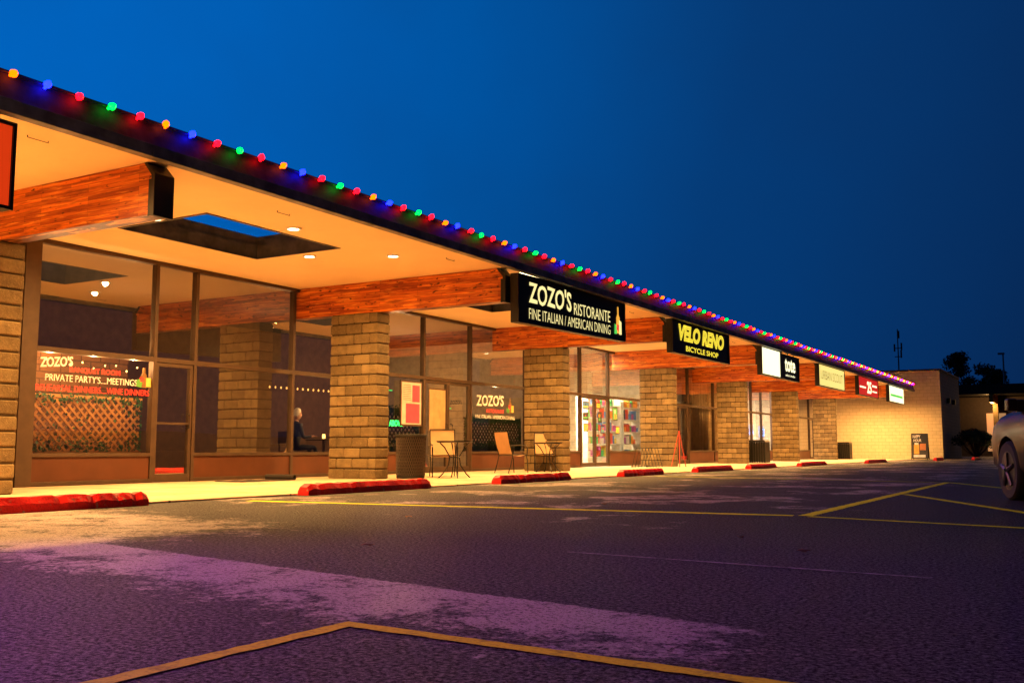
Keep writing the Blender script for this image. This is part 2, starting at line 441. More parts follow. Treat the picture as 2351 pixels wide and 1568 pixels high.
m.build('roof', [M['roof']], bld, B)
m = MB(); m.box(-20.2, -20, Y0, 62, 0, 3.87, 0); m.box(-19.99, GX+.05, Y0-.2, Y0, 0, 3.87, 0)
for yq in (26.0, 35.9, 44.0, 53.0): m.box(-19.99, -14.22, yq, yq+.12, .02, 3.86, 1)
m.box(-15.7, -15.6, 8.2, 12.4, .02, 2.3, 2)
m.build('interior_wall', [M['roomwall'], M['plaster'], M['boothwall']], bld, B)
m = MB(); m.box(-20, -14.05, Y0, 61.9, -.04, .018); m.build('interior_floor', [M['darkfloor']], bld, B)

prof = [(-14.16, 3.25), (-9.16, 3.25), (-9.16, 3.7), (-9.3, 3.868), (-14.16, 3.868)]
wb = .26
for i, yb in enumerate(BEAMS):
    m = MB(); m.prism(prof, yb, yb+wb, 'y')
    ob = m.build('beam', [M['wood']], bld, B, bevel=.004)
    wo = (ob.location.x+B[0], ob.location.y+B[1], ob.location.z+B[2])
    m = MB(); m.prism([(-9.158, 3.23), (-9.10, 3.23), (-9.10, 3.72), (-9.24, 3.865), (-9.292, 3.865), (-9.158, 3.704)], yb-.012, yb+wb+.012)
    m.box(-9.20, -9.158, yb-.012, yb-.002, 3.23, 3.66); m.box(-9.20, -9.158, yb+wb+.002, yb+wb+.012, 3.23, 3.66)
    m.build('end_cap', [M['capmetal']], ob, wo, bevel=.004)

# block columns
cm = MB(); L = 1.17; T = .4; nc = 16; ch = 3.236/nc
cm.box(-L+.02, -.02, .02, T-.02, 0, 3.236, 1)
for r in range(nc):
    cuts = [0, .39, .78, 1.17] if r % 2 == 0 else [0, .195, .585, .975, 1.17]
    for a, b_ in zip(cuts[:-1], cuts[1:]):
        j = lambda s=.007: random.uniform(-s, s)
        x0 = -L+a+.008; x1 = -L+b_-.008; z0 = r*ch+.010+j(.002); z1 = (r+1)*ch-.010+j(.002); y0 = j(); y1 = T+j()
        bv = .014
        vs = []
        for (zz, inn) in ((z0, bv), (z0+bv*1.2, 0), (z1-bv*1.2, 0), (z1, bv)):
            jj = j(.003)
            vs += [(x0+inn+(jj if a == 0 else 0), y0+inn+jj, zz), (x1-inn+(jj if b_ == L else 0), y0+inn+jj, zz), (x1-inn+jj, y1-inn+jj, zz), (x0+inn, y1-inn+jj, zz)]
        fs = [(0, 3, 2, 1), (12, 13, 14, 15)]
        for q in range(3):
            for k in range(4): fs.append((q*4+k, q*4+(k+1) % 4, q*4+4+(k+1) % 4, q*4+4+k))
        cm.add(vs, fs, 0)
cme = cm.mesh('column', [M['block'], M['mortar']])
for i, yb in enumerate(BEAMS):
    inst(cme, 'column', (-11.96-B[0], yb-.06-B[1], .012), bld)

def window(y0, y1, tr, door=0):
    W = (GX, (y0+y1)/2, 0); e_ = empty('door' if door else 'window', (W[0]-B[0], W[1]-B[1], 0), parent=bld)
    h = .035; f = MB(); xa, xb = GX-.06, GX+.06
    f.box(xa, xb, y0, y0+h, .02, 3.868); f.box(xa, xb, y1-h, y1, .02, 3.868)
    f.box(xa, xb, y0+h, y1-h, tr, tr+.08); f.box(xa, xb, y0+h, y1-h, 3.80, 3.868)
    p = MB()
    p.quad((GX, y0+h, tr+.08), (GX, y1-h, tr+.08), (GX, y1-h, 3.8), (GX, y0+h, 3.8))
    if not door:
        f.box(xa, xb, y0+h, y1-h, .47, .53); f.box(xa, xb, y0+h, y1-h, .02, .09)
        p.quad((GX, y0+h, .53), (GX, y1-h, .53), (GX, y1-h, tr), (GX, y0+h, tr))
        k = MB(); k.box(GX-.02, GX+.03, y0+h, y1-h, .09, .47)
        k.build('bulkhead', [M['bulk']], e_, W)
    else:
        nleaf = door; wl = (y1-y0-2*h)/nleaf
        for q in range(nleaf):
            a = y0+h+q*wl+.006; c = a+wl-.012
            f.box(xa+.02, xb-.02, a, a+.06, .03, tr-.01); f.box(xa+.02, xb-.02, c-.06, c, .03, tr-.01)
            f.box(xa+.02, xb-.02, a+.06, c-.06, .03, .16); f.box(xa+.02, xb-.02, a+.06, c-.06, tr-.07, tr-.01)
            if nleaf == 1: f.box(xa+.02, xb-.02, a+.06, c-.06, 1.02, 1.06)
            p.quad((GX, a+.06, .16), (GX, c-.06, .16), (GX, c-.06, tr-.07), (GX, a+.06, tr-.07))
            hd = MB(); hy = c-.1 if (q == 0 and nleaf > 1) or nleaf == 1 else a+.1
            hd.tube([(GX+.04, hy, .95), (GX+.1, hy, .97), (GX+.1, hy, 1.2), (GX+.04, hy, 1.22)], .012)
            hd.build('handle', [M['blackmetal']], e_, W)
    f.build('frame', [M['frame']], e_, W, bevel=.003)
    p.build('glass_pane', [M['glass']], e_, W, normals=False)
    return e_, W
segs = [(-8, -4.5, 2.1, 0), (-4.5, -1, 2.1, 0), (-1, .6, 2.1, 0), (.6, 1.6, 2.1, 1), (1.6, 5, 2.1, 0), (5, 9.2, 2.1, 0),
        (9.45, 11.72, 2.1, 0), (11.72, 12.62, 2.1, 1), (12.62, 15.18, 2.1, 0), (15.18, 17.6, 2.1, 0),
        (17.6, 19.76, 2.27, 0), (19.76, 21.87, 2.27, 2), (21.87, 24.8, 2.27, 0), (24.8, 26.9, 2.27, 0),
        (26.9, 28.3, 2.27, 0), (28.3, 30.4, 2.27, 2), (30.4, 33.3, 2.27, 0), (33.3, 36.0, 2.27, 0),
        (36.0, 37.95, 2.27, 2), (37.95, 41.0, 2.27, 0), (41.0, 44.0, 2.27, 0), (44.0, 46.4, 2.27, 0), (46.4, 48.0, 2.27, 0),
        (48.0, 49.8, 2.27, 0), (49.8, 51.8, 2.27, 2), (51.8, 54.9, 2.27, 0), (54.9, 57.3, 2.27, 0), (57.3, 59.3, 2.27, 2), (59.3, 61.9, 2.27, 0)]
WIN = {}
for (a, b_, tr, d) in segs: WIN[a] = window(a, b_, tr, door=d)
m = MB(); m.box(GX-.08, GX+.09, 9.2, 9.45, .02, 3.868); m.build('post', [M['frame']], bld, B)

# downlights
M['lampglow'] = emis('lamp_glow', (1, .8, .5), 14)
DL = [(-10.2, 3.45), (-10.2, 5.9), (-11.45, 1.95), (-11.45, 5.2)]
ring = MB(); ring.lathe([(.085, -.002), (.12, -.002), (.125, -.014), (.09, -.02), (.085, -.002)], 20)
ring.lathe([(.0845, 0), (.0845, -.004)], 20, mi=1)
rme = ring.mesh('downlight', [M['white'], M['lampglow']], True)
WARM = (1.0, .51, .15)
def light(kind, name, loc, energy, col, rot=(0, 0, 0), **kw):
    l = bpy.data.lights.new(name, kind); l.energy = energy; l.color = col
    for k, v in kw.items(): setattr(l, k, v)
    o = bpy.data.objects.new(name, l); COL.objects.link(o); o.location = loc; o.rotation_euler = rot; return o
for i, yb in enumerate(BEAMS):
    for (x, dy) in DL:
        y = yb+dy
        if y > Y1: continue
        inst(rme, 'downlight', (x-B[0], y-B[1], 3.868), bld)
        front = (i == 0 and x > -11)
        light('SPOT', 'downlight_lamp', (x, y, 3.84), 2100 if front else 1050, WARM, rot=(0, math.radians(-14 if front else 9), 0), spot_size=math.radians(160), spot_blend=.8, shadow_soft_size=.05)
light('SPOT', 'downlight_lamp', (-9.6, 59.0, 3.84), 1000, WARM, spot_size=math.radians(166), spot_blend=.5, shadow_soft_size=.05)  # extra spot outside the bay layout, added to brighten the end wall
inst(rme, 'downlight', (-9.6-B[0], 59.0-B[1], 3.868), bld)  # fixture added to go with the extra end wall spot

# interior lamps
light('POINT', 'dining_lamp', (-17.2, 13.6, 2.9), 90, (1, .5, .2), shadow_soft_size=.08)
light('POINT', 'dining_lamp', (-17, 17.6, 2.6), 140, (1, .5, .2), shadow_soft_size=.08)
light('POINT', 'dining_lamp', (-17, 22.5, 2.6), 300, (1, .55, .25), shadow_soft_size=.08)
light('POINT', 'bar_lamp', (-15.2, 18.9, 1.6), 14, (.05, 1, .2), shadow_soft_size=.05)
light('AREA', 'shop_lamp', (-16.2, 30, 3.8), 3000, (1, .82, .5), size=2.5)
light('AREA', 'shop_lamp', (-16.8, 40, 3.8), 260, (1, .7, .4), size=2)
light('AREA', 'shop_lamp', (-16.4, 48.4, 3.8), 2600, (1, .9, .75), size=2.5)
light('AREA', 'shop_lamp', (-16.6, 57, 3.8), 120, (.7, .8, 1), size=2.5)

# ------------------------------------------------------------------ end block building
eb = empty('end_building', (-14, 66, 0)); E = (-14, 66, 0)
top(eb, 'cream painted concrete block building with flat parapet', 'building')
m = MB(); m.box(-26, -7.7, 62.02, 71, 0, 5.1); m.build('wall', [M['creamblock']], eb, E)
m = MB(); m.box(-26.1, -7.62, 61.95, 71.1, 5.1, 5.2); m.build('roof_coping', [M['frame']], eb, E)
m = MB(); m.box(-7.69, -7.5, 64.5, 64.7, 3.3, 3.6); m.box(-7.69, -7.5, 67, 67.2, 3.3, 3.6); m.build('wall_lamp', [M['black']], eb, E)

fb = empty('far_building', (-2, 92, 0)); F = (-2, 92, 0)
top(fb, 'low dark flat roofed building with timber canopy', 'building')
m = MB(); m.box(-11, 26, 88, 104, 0, 4.7); m.build('wall', [plain('dark_wall', (.07, .05, .04), .9)], fb, F)
m = MB(); m.box(-12, 28, 84, 106, 4.75, 5.5); m.build('roof', [M['capmetal']], fb, F)
for x in range(-11, 27, 4):
    m = MB(); m.box(x, x+.3, 83.6, 87.9, 4.1, 4.74); m.build('beam', [M['wood']], fb, F)
    m = MB(); m.box(x, x+.35, 86.6, 87.2, 0, 4.09); m.build('column', [M['block']], fb, F)
m = MB(); m.box(-7.6, -6.2, 87.9, 87.98, .4, 3.4); m.build('window', [emis('warm_window', (1, .5, .2), .4)], fb, F)
light('POINT', 'canopy_lamp', (-7, 86, 3.9), 200, WARM, shadow_soft_size=.1)
light('POINT', 'canopy_lamp', (1, 86, 3.9), 200, WARM, shadow_soft_size=.1)

# ------------------------------------------------------------------ light string
LS = (-8.87, 26, 4.18); ls = empty('light_string', LS)
top(ls, 'multicoloured festive bulb string clipped along the roof edge', 'string lights')
m = MB(); sp = .369; pts = []
y = 4.03
while y < Y1+.1:
    pts.append((-8.865, y, 4.20)); pts.append((-8.85, y+sp/2, 4.175)); y += sp
m.tube(pts, .007, 5); m.build('cable', [M['black']], ls, LS)
cols = [('orange', (1, .07, .0), 7), ('blue', (.002, .005, 1), 26), ('red', (1, .001, .004), 16), ('green', (.0, .8, .03), 8)]
bmat = {n_: emis(n_+'_bulb', c, s_) for n_, c, s_ in cols}
bmesh_ = {}
for n_ in bmat:
    q = MB(); q.lathe([(.014, -.02), (.016, 0), (.034, .016), (.041, .036), (.031, .062), (.011, .082)], 12)
    bmesh_[n_] = q.mesh('bulb', [bmat[n_]], True)
rest = MB()
y = 4.07; i = 0
names = ['orange', 'blue', 'red', 'green', 'red']; mi_of = {'orange': 0, 'blue': 1, 'red': 2, 'green': 3}
while y < Y1:
    n_ = names[(i+1) % 5]
    jx = random.uniform(-.006, .006); jz = random.uniform(-.01, .01)
    if i < 100:
        inst(bmesh_[n_], 'bulb', (-8.84+jx-LS[0], y-LS[1], 4.18+jz-LS[2]), ls, rot=(random.uniform(-.5, .5), math.radians(62)+random.uniform(-.3, .3), 0))
    else:
        rest.lathe([(.018, 0), (.046, .016), (.055, .036), (.038, .065), (.012, .085)], 8, (-8.80, y, 4.165), mi=mi_of[n_])
    y += sp; i += 1
rest.build('bulb', [bmat['orange'], bmat['blue'], bmat['red'], bmat['green']], ls, LS, kind='stuff')
for yq, en, ang in ((3.2, 2300, 57), (10.5, 420, 55), (18, 300, 58), (30, 240, 60)):
    light('SPOT', 'string_fill', (-8.6, yq, 4.3), en, (.72, .16, .92), rot=(0, math.radians(-ang), 0), spot_size=math.radians(66 if yq < 5 else 92), spot_blend=1.0, shadow_soft_size=.15)  # added spots that throw the bulbs' combined purple glow onto the asphalt

# ------------------------------------------------------------------ lot lamp behind the viewpoint
e_ = empty('lot_lamp', (-1.5, -7, 0)); top(e_, 'grey parking lot lamp post with warm flat head', 'street lamp')
m = MB(); m.tube([(0, 0, .5), (0, 0, 6.6)], .09, 10, r2=.06); m.lathe([(.3, 0), (.3, .5)], 20); m.build('pole', [plain('grey_post', (.25, .25, .25), .6)], e_)
m = MB(); m.box(-.5, .15, -.2, .2, 6.6, 6.75); m.box(-.45, -.1, -.15, .15, 6.585, 6.599, 1); m.build('lamp_head', [plain('grey_lamp_head', (.3, .3, .3), .6), M['lampglow']], e_)
light('SPOT', 'lot_lamp_light', (-1.8, -7, 6.5), 1100, (1, .6, .3), rot=(math.radians(66), 0, math.radians(45)), spot_size=math.radians(52), spot_blend=.7, shadow_soft_size=.15)

# ------------------------------------------------------------------ hanging signs
M['signtext'] = emis('lit_cream_letters', (1, .84, .34), 1.15)
M['signyellow'] = emis('lit_yellow_letters', (1, .78, .05), 1.2)
M['signwhite'] = emis('lit_white_panel', (1, .93, .55), 1.7)
M['signcream'] = emis('lit_cream_panel', (1, .78, .22), 1.1)
M['signred'] = emis('lit_red_panel', (1, .02, .02), .6)
M['signorange'] = emis('lit_orange_panel', (1, .06, .006), .6)
M['tubewarm'] = emis('warm_tube', (1, .75, .35), 10)
M['signblack'] = plain('sign_black', (.02, .02, .02), .45, spec=.2)
M['green'] = emis('lit_green', (.1, .7, .1), 1.0)
M['redl'] = emis('lit_red_letter', (1, .04, .03), 1.2)
M['darktext'] = plain('dark_letter', (.06, .045, .03), .6)
def sign(y0, length, z0, z1, tilt, face, label, tube=True):
    e_ = empty('hanging_sign', (-9.0, y0, z0), (math.radians(tilt), 0, 0)); top(e_, label, 'sign')
    H = z1-z0; c = MB(); c.box(-.07, .07, 0, length, 0, H)
    c.build('cabinet', [M['signblack']], e_, bevel=.01)
    f = MB(); t = .035
    f.box(.071, .10, 0, length, 0, t); f.box(.071, .10, 0, length, H-t, H); f.box(.071, .10, 0, t, t, H-t); f.box(.071, .10, length-t, length, t, H-t)
    f.build('frame', [M['blackmetal']], e_)
    p = MB(); p.box(.0715, .078, t+.002, length-t-.002, t+.002, H-t-.002); p.build('face_panel', [face], e_)
    br = MB()
    for yy in (.4, length/2, length-.4): br.tube([(0, yy, H), (0, yy, H+(3.868-z1)+.0)], .018)
    br.build('bracket', [M['blackmetal']], e_)
    if tube:
        tb = MB(); tb.tube([(.0, .25, H+.03), (.0, length-.25, H+.03)], .016); tb.build('lamp_tube', [M['tubewarm']], e_)
    return e_
X = .085
s = sign(15.42, 4.75, 2.87, 3.77, .9, M['signblack'], 'black illuminated restaurant sign with cream letters and bottle picture')
text("ZOZO'S", .42, 2.15, .40, .80, X, M['signtext'], s, bold=.02, jitter=.015)
text("RISTORANTE", 2.26, 3.98, .36, .60, X, M['signtext'], s, bold=-.003)
text("FINE ITALIAN / AMERICAN DINING", .42, 3.98, .10, .30, X, M['signtext'], s, bold=-.008)
m = MB(); bx = 4.3
m.prism([(bx, .16), (bx+.17, .16), (bx+.17, .5), (bx+.115, .58), (bx+.115, .74), (bx+.055, .74), (bx+.055, .58), (bx, .5)], .083, .087, 'x', 0)
m.prism([(bx-.12, .14), (bx+.0, .14), (bx+.05, .3), (bx-.1, .36)], .088, .091, 'x', 1); m.prism([(bx+.13, .14), (bx+.25, .14), (bx+.25, .42), (bx+.13, .46)], .088, .091, 'x', 2)
m.prism([(bx-.02, .24), (bx+.1, .2), (bx+.12, .34), (bx+.02, .36)], .092, .094, 'x', 3)
m.build('bottle_emblem', [emis('emblem_amber', (1, .45, .05), 1.0), M['green'], M['signtext'], M['redl']], s)
s = sign(23.02, 4.4, 2.96, 3.80, .2, M['signblack'], 'black illuminated shop sign with yellow outlined letters')
text("VELO RENO", .45, 3.95, .34, .76, X, M['signyellow'], s, bold=.055, shear=.2)
text("VELO RENO", .49, 3.91, .37, .73, X+.004, M['signblack'], s, bold=.008, shear=.2)
text("VELO RENO", .50, 3.90, .38, .72, X+.007, M['signyellow'], s, bold=-.012, shear=.2)
text("BICYCLE SHOP", .95, 3.45, .10, .24, X, M['signyellow'], s, bold=.015)
s = sign(30.6, 2.15, 2.9, 3.8, 0, M['signwhite'], 'bright white lit panel sign with dark frame', tube=False)
s = sign(32.8, 2.3, 2.9, 3.74, 0, M['signblack'], 'black sign with white lower case letters', tube=False)
text("tote", .5, 1.8, .28, .72, X, M['signwhite'], s, bold=.02)
text("salon studio", .55, 1.75, .12, .2, X, M['signwhite'], s)
s = sign(38.0, 4.4, 2.95, 3.8, 0, M['signcream'], 'cream lit panel sign with thin dark letters')
text("URBAN SCOUT", .35, 4.05, .28, .62, X, M['darktext'], s, bold=-.01)
s = sign(45.2, 4.5, 2.95, 3.8, 0, M['signred'], 'red lit panel sign with white letters', tube=False)
text("25", 1.9, 2.9, .15, .7, X, M['signwhite'], s, bold=.03)
m = MB(); m.box(.083, .086, 3.1, 4.2, .5, .58); m.box(.083, .086, 3.1, 4.2, .25, .31); m.box(.083, .086, .3, 1.6, .35, .42)
m.build('stripe', [M['signwhite']], s)
s = sign(52.6, 4.4, 2.95, 3.8, 0, M['signwhite'], 'white lit panel sign with green stripe', tube=False)
m = MB(); m.box(.083, .086, .4, 4, .3, .42); m.build('stripe', [M['green']], s)
s = sign(1.2, 4.48, 2.88, 3.74, 0, M['signorange'], 'orange red lit panel sign in black frame', tube=False)

# ------------------------------------------------------------------ wheel stops
def wheelstop(y0, y1, x):
    L_ = y1-y0; o_ = MB(); n_ = 34; prof_ = [(-.1, 0), (-.095, .08), (-.06, .15), (.055, .15), (.095, .08), (.1, 0)]
    rings = []
    for i in range(n_+1):
        t = i/n_; yy = t*L_; e_ = min(1, min(t, 1-t)*L_/.12+.72)
        chip = random.uniform(.0, .02) if random.random() < .15 else 0
        rings.append([(px*(.85+.15*e_)+random.uniform(-.005, .005)-chip*(px > 0), yy, max(0, pz*e_+(random.uniform(-.008, .004)-chip if pz > 0 else 0))) for px, pz in prof_])
    k = len(prof_); vs = [v for r in rings for v in r]; fs = []
    for i in range(n_):
        for j in range(k-1): fs.append((i*k+j, i*k+j+1, (i+1)*k+j+1, (i+1)*k+j))
        fs.append((i*k+k-1, i*k, (i+1)*k, (i+1)*k+k-1))
    fs += [tuple(range(k))[::-1], tuple(n_*k+j for j in range(k))]
    o_.add(vs, fs)
    ob = o_.build('wheel_stop', [M['redpaint']], loc=(x, y0, .001), smooth=False, bevel=.004)
    top(ob, 'chipped red painted concrete wheel stop on asphalt', 'wheel stop', 'wheel stops along the pavement edge'); return ob
for a, b_, x in ((4.75, 7.3, -8.85), (9.85, 12.6, -8.9), (14.65, 17.3, -8.9), (19.8, 22.1, -8.9), (24.4, 27.2, -8.9), (28.9, 31.6, -8.9), (34.3, 37.9, -8.8), (42.6, 46.6, -8.2), (54, 56.6, -7.1), (57.5, 60.2, -5.7), (-.5, 2.2, -8.85)):
    wheelstop(a, b_, x)

# ------------------------------------------------------------------ window lettering
def gl(body, y0, y1, z0, z1, mat, win, **kw):
    e_, W = WIN[win]; return text(body, y0, y1, z0, z1, GX+.008, mat, e_, off=W, **kw)
M['wwhite'] = plain('white_vinyl', (.8, .78, .72), .5)
M['wred'] = plain('glowing_red_vinyl', (.9, .04, .03), .5, em=(1, .03, .02), ems=.35)  # vinyl is no lamp; slight emission added so the red letters stand out
gl("ZOZO'S", 9.58, 10.15, 1.86, 2.02, M['wwhite'], 9.45, bold=.02, slant=.05)
gl("BANQUET ROOM", 10.1, 11.05, 1.80, 1.90, M['wred'], 9.45, bold=.01)
gl("PRIVATE PARTY'S....MEETINGS", 9.68, 11.4, 1.66, 1.77, M['wwhite'], 9.45, bold=-.005)
gl("REHEARSAL DINNERS....WINE DINNERS", 9.52, 11.66, 1.50, 1.60, M['wred'], 9.45, bold=.0)
gl("ZOZO'S", 22.2, 23.6, 1.72, 2.02, M['wwhite'], 21.87, bold=.02, slant=.04)
gl("RISTORANTE", 22.7, 23.6, 1.56, 1.66, M['wred'], 21.87, bold=.0)
gl("FINE ITALIAN / AMERICAN DINING", 22.15, 24.2, 1.40, 1.50, M['wwhite'], 21.87, bold=.0)
gl("ZOZO'S", 20.95, 21.5, 1.72, 1.82, M['signblack'], 19.76, bold=.02, slant=.02)
def emblem(y, z, s, win):
    e_, W = WIN[win]; m = MB(); x = GX+.012
    P = lambda pts, mi, dx: m.prism([(y+a*s, z+b*s) for a, b in pts], x+dx, x+dx+.002, 'x', mi)
    P([(.3, 0), (.62, 0), (.62, .62), (.52, .74), (.52, 1), (.4, 1), (.4, .74), (.3, .62)], 0, 0)
    P([(0, .05), (.3, .0), (.36, .3), (.15, .42), (.0, .3)], 1, .003); P([(.58, .05), (.9, .05), (.9, .5), (.58, .5)], 2, .003)
    P([(.2, .3), (.42, .26), (.45, .5), (.28, .55)], 3, .006)
    m.build('bottle_emblem', [plain('emblem_glass', (.2, .1, .03), .4), plain('emblem_green', (.1, .35, .05), .5), plain('emblem_yellow', (.8, .5, .1), .5), M['wred']], e_, W)
emblem(11.38, 1.64, .34, 9.45); emblem(23.75, 1.58, .42, 21.87)
gl("ABOVE", 18.45, 18.95, 1.12, 1.26, emis('green_neon', (.02, 1, .15), 3), 17.6, bold=.02)
def lattice(y0, y1, z0, z1, x, leaves, label, col):
    o_ = MB(); st = .15; wdt = .04
    for sgn, dx in ((1, 0), (-1, .012)):
        c = -(z1-z0) if sgn > 0 else 0
        lim = (y1-y0) if sgn > 0 else (y1-y0)+(z1-z0)
        while c < lim:
            t0, t1 = 0, z1-z0
            if sgn > 0: t0 = max(t0, -c); t1 = min(t1, (y1-y0)-c)
            else: t0 = max(t0, c-(y1-y0)); t1 = min(t1, c)
            if t1-t0 > .03:
                a = (y0+c+sgn*t0, z0+t0); b_ = (y0+c+sgn*t1, z0+t1); h = wdt*.7
                o_.prism([(a[0]-h, a[1]), (a[0]+h, a[1]), (b_[0]+h, b_[1]), (b_[0]-h, b_[1])], x+dx, x+dx+.01, 'x')
            c += st
    o_.box(x-.005, x+.03, y0-.03, y1+.03, z1+.002, z1+.05); o_.box(x-.005, x+.03, y0-.03, y1+.03, z0-.05, z0-.002)
    ob = o_.build('lattice_screen', [col]); top(ob, label, 'lattice')
    lf = MB()
    for _ in range(leaves):
        t = random.random(); yy = random.uniform(y0, y1); zz = random.uniform(z0, z1)
        if t < .35: zz = z1+random.gauss(0, .05)
        elif t < .6: yy = random.choice((y0, y1))+random.gauss(0, .09)
        elif t < .92: zz = z0+abs(random.gauss(0, .1))
        yy = min(max(yy, y0), y1)
        a = random.uniform(0, 6.28); s_ = random.uniform(.018, .035); c = Vector((x+.03+random.uniform(0, .03), yy, zz))
        u = Vector((random.uniform(-.4, .4), math.cos(a), math.sin(a)))*s_; v = Vector((random.uniform(-.4, .4), -math.sin(a), math.cos(a)))*s_
        lf.add([c-u, c-u*.2+v*.7, c+u, c-u*.2-v*.7], [(0, 1, 2, 3)])
    lf.build('ivy', [plain('ivy_leaf', (.05, .12, .03), .6, var=.5, scale=30)], ob, (0, 0, 0), kind='stuff', normals=False)
lattice(9.40, 11.72, .56, 1.42, -14.40, 600, 'brown diagonal lattice screen with ivy behind the window', plain('lattice_wood', (.75, .36, .10), .6))
lattice(22.0, 24.9, .58, 1.38, -14.36, 3200, 'dark ivy covered lattice screen behind the window', plain('dark_lattice', (.12, .07, .03), .7))
lattice(17.7, 19.9, .58, 1.5, -14.36, 2200, 'ivy covered lattice screen beside the restaurant door', plain('dark_lattice2', (.12, .07, .03), .7))
for yy in (9.8, 10.6, 11.4): light('POINT', 'lattice_fill', (-14.2, yy, 2.03), 70, (1, .62, .28), shadow_soft_size=.02)  # fill lights added between glass and lattice to brighten the lattice
light('POINT', 'lattice_fill', (-14.2, 23.3, 2.15), 30, (1, .7, .35), shadow_soft_size=.02)  # same added fill for the ivy lattice by the restaurant lettering
light('POINT', 'booth_lamp', (-15.2, 10.6, 2.2), 34, (1, .5, .16), shadow_soft_size=.03)

fl = empty('indoor_light_string', (-14.5, 10.6, 2.0)); top(fl, 'warm small bulbs draped behind the banquet window', 'string lights')
m = MB(); pts = [(-14.5, 9.3+i*.11, 2.0+.05*math.cos(i*1.1)) for i in range(24)]; m.tube(pts, .004, 4); m.build('cable', [M['black']], fl, (-14.5, 10.6, 2.0))
m = MB()
for p_ in pts[::2]: m.lathe([(.006, -.03), (.014, -.015), (.006, 0)], 8, p_)
m.build('bulb', [emis('fairy_bulb', (1, .6, .2), 8)], fl, (-14.5, 10.6, 2.0), kind='stuff')
fl = empty('pendant_light_row', (-15, 16.6, 2.0)); top(fl, 'row of small pendant bulbs inside the dining room', 'string lights')
m = MB()
for i in range(14):
    yy = 15.5+i*.17; m.tube([(-15, yy, 2.05), (-15, yy, 1.92)], .003, 4); m.lathe([(.006, -.05), (.018, -.03), (.006, 0)], 8, (-15, yy, 1.92), mi=1)
m.build('bulb', [M['black'], emis('amber_bulb', (1, .5, .12), 3)], fl, (-15, 16.6, 2.0), kind='stuff')
fl = empty('green_light_string', (-14.9, 18.8, 2.0)); top(fl, 'green lit light strip inside the restaurant window', 'string lights')
m = MB(); m.tube([(-14.9, 17.9, 2.0), (-14.9, 19.6, 2.02)], .012, 6); m.tube([(-14.5, 20.9, 1.62), (-14.5, 21.6, 1.64)], .012, 6)
m.build('lamp_tube', [emis('green_tube', (.05, 1, .2), 2)], fl, (-14.9, 18.8, 2.0))

def poster(y0, y1, z0, z1, label, cols_, box=.02, x=GX+.07):
    o_ = MB(); o_.box(x, x+box, y0, y1, z0, z1, 0)
    n_ = len(cols_)
    o_.box(x+box+.001, x+box+.004, y0+.03, y1-.03, z0+.03, z1-.03, 1)
    rr = random.Random(int(y0*100))
    for i in range(1, n_):
        a = rr.uniform(y0+.05, (y0+y1)/2); b_ = rr.uniform((y0+y1)/2, y1-.05); c = z0+.06+(z1-z0-.12)*(i-1)/(n_-1); d = c+(z1-z0-.12)/(n_-1)*.8
        o_.box(x+box+.005, x+box+.006, a, b_, c, d, i+1)
    ob = o_.build('poster', [M['frame']]+[plain('poster_ink', c, .5) for c in cols_]); top(ob, label, 'poster'); return ob
o_ = MB(); px = GX+.07
o_.box(px, px+.03, 18.75, 19.6, 1.13, 2.2, 0); o_.box(px+.031, px+.034, 18.79, 19.56, 1.17, 2.16, 1)
o_.box(px+.035, px+.036, 18.95, 19.5, 1.2, 1.66, 2); o_.box(px+.035, px+.036, 19.2, 19.5, 1.7, 2.1, 2)
for i in range(9): o_.box(px+.035, px+.036, 18.84, 19.15, 1.74+i*.043, 1.755+i*.043, 3)
ob = o_.build('poster', [M['frame'], plain('menu_paper', (.5, .36, .3), .6), plain('menu_pink', (.6, .04, .08), .6), plain('menu_ink', (.25, .1, .08), .6)])
top(ob, 'framed white menu with pink blocks on the restaurant window', 'poster')
poster(20.0, 20.75, 1.0, 2.08, 'large tan paper notice taped inside the door', [(.36, .23, .11), (.34, .22, .10)], box=.004, x=GX+.012)
rr = random.Random(5)
pal = [(.7, .1, .05), (.1, .25, .6), (.8, .6, .1), (.1, .45, .15), (.75, .72, .65), (.5, .1, .4), (.9, .35, .05), (.05, .05, .06)]
for (a, b_, c, d) in ((27.2, 27.55, 1.2, 1.6), (28.5, 28.9, 1.5, 1.75), (28.55, 28.85, 1.15, 1.4), (29.6, 29.9, 1.45, 1.8), (29.8, 30.1, 1.1, 1.35), (30.75, 31.15, 1.55, 2.0), (31.0, 31.3, 1.1, 1.35), (28.5, 28.95, 1.85, 2.1), (29.5, 29.8, 1.9, 2.1)):
    poster(a, b_, c, d, 'small coloured notice stuck on the shop glass', [rr.choice(pal), rr.choice(pal), rr.choice(pal)], box=.003, x=GX+.006)
palm = [plain('merchandise_%d' % i, c, .5) for i, c in enumerate(pal)]
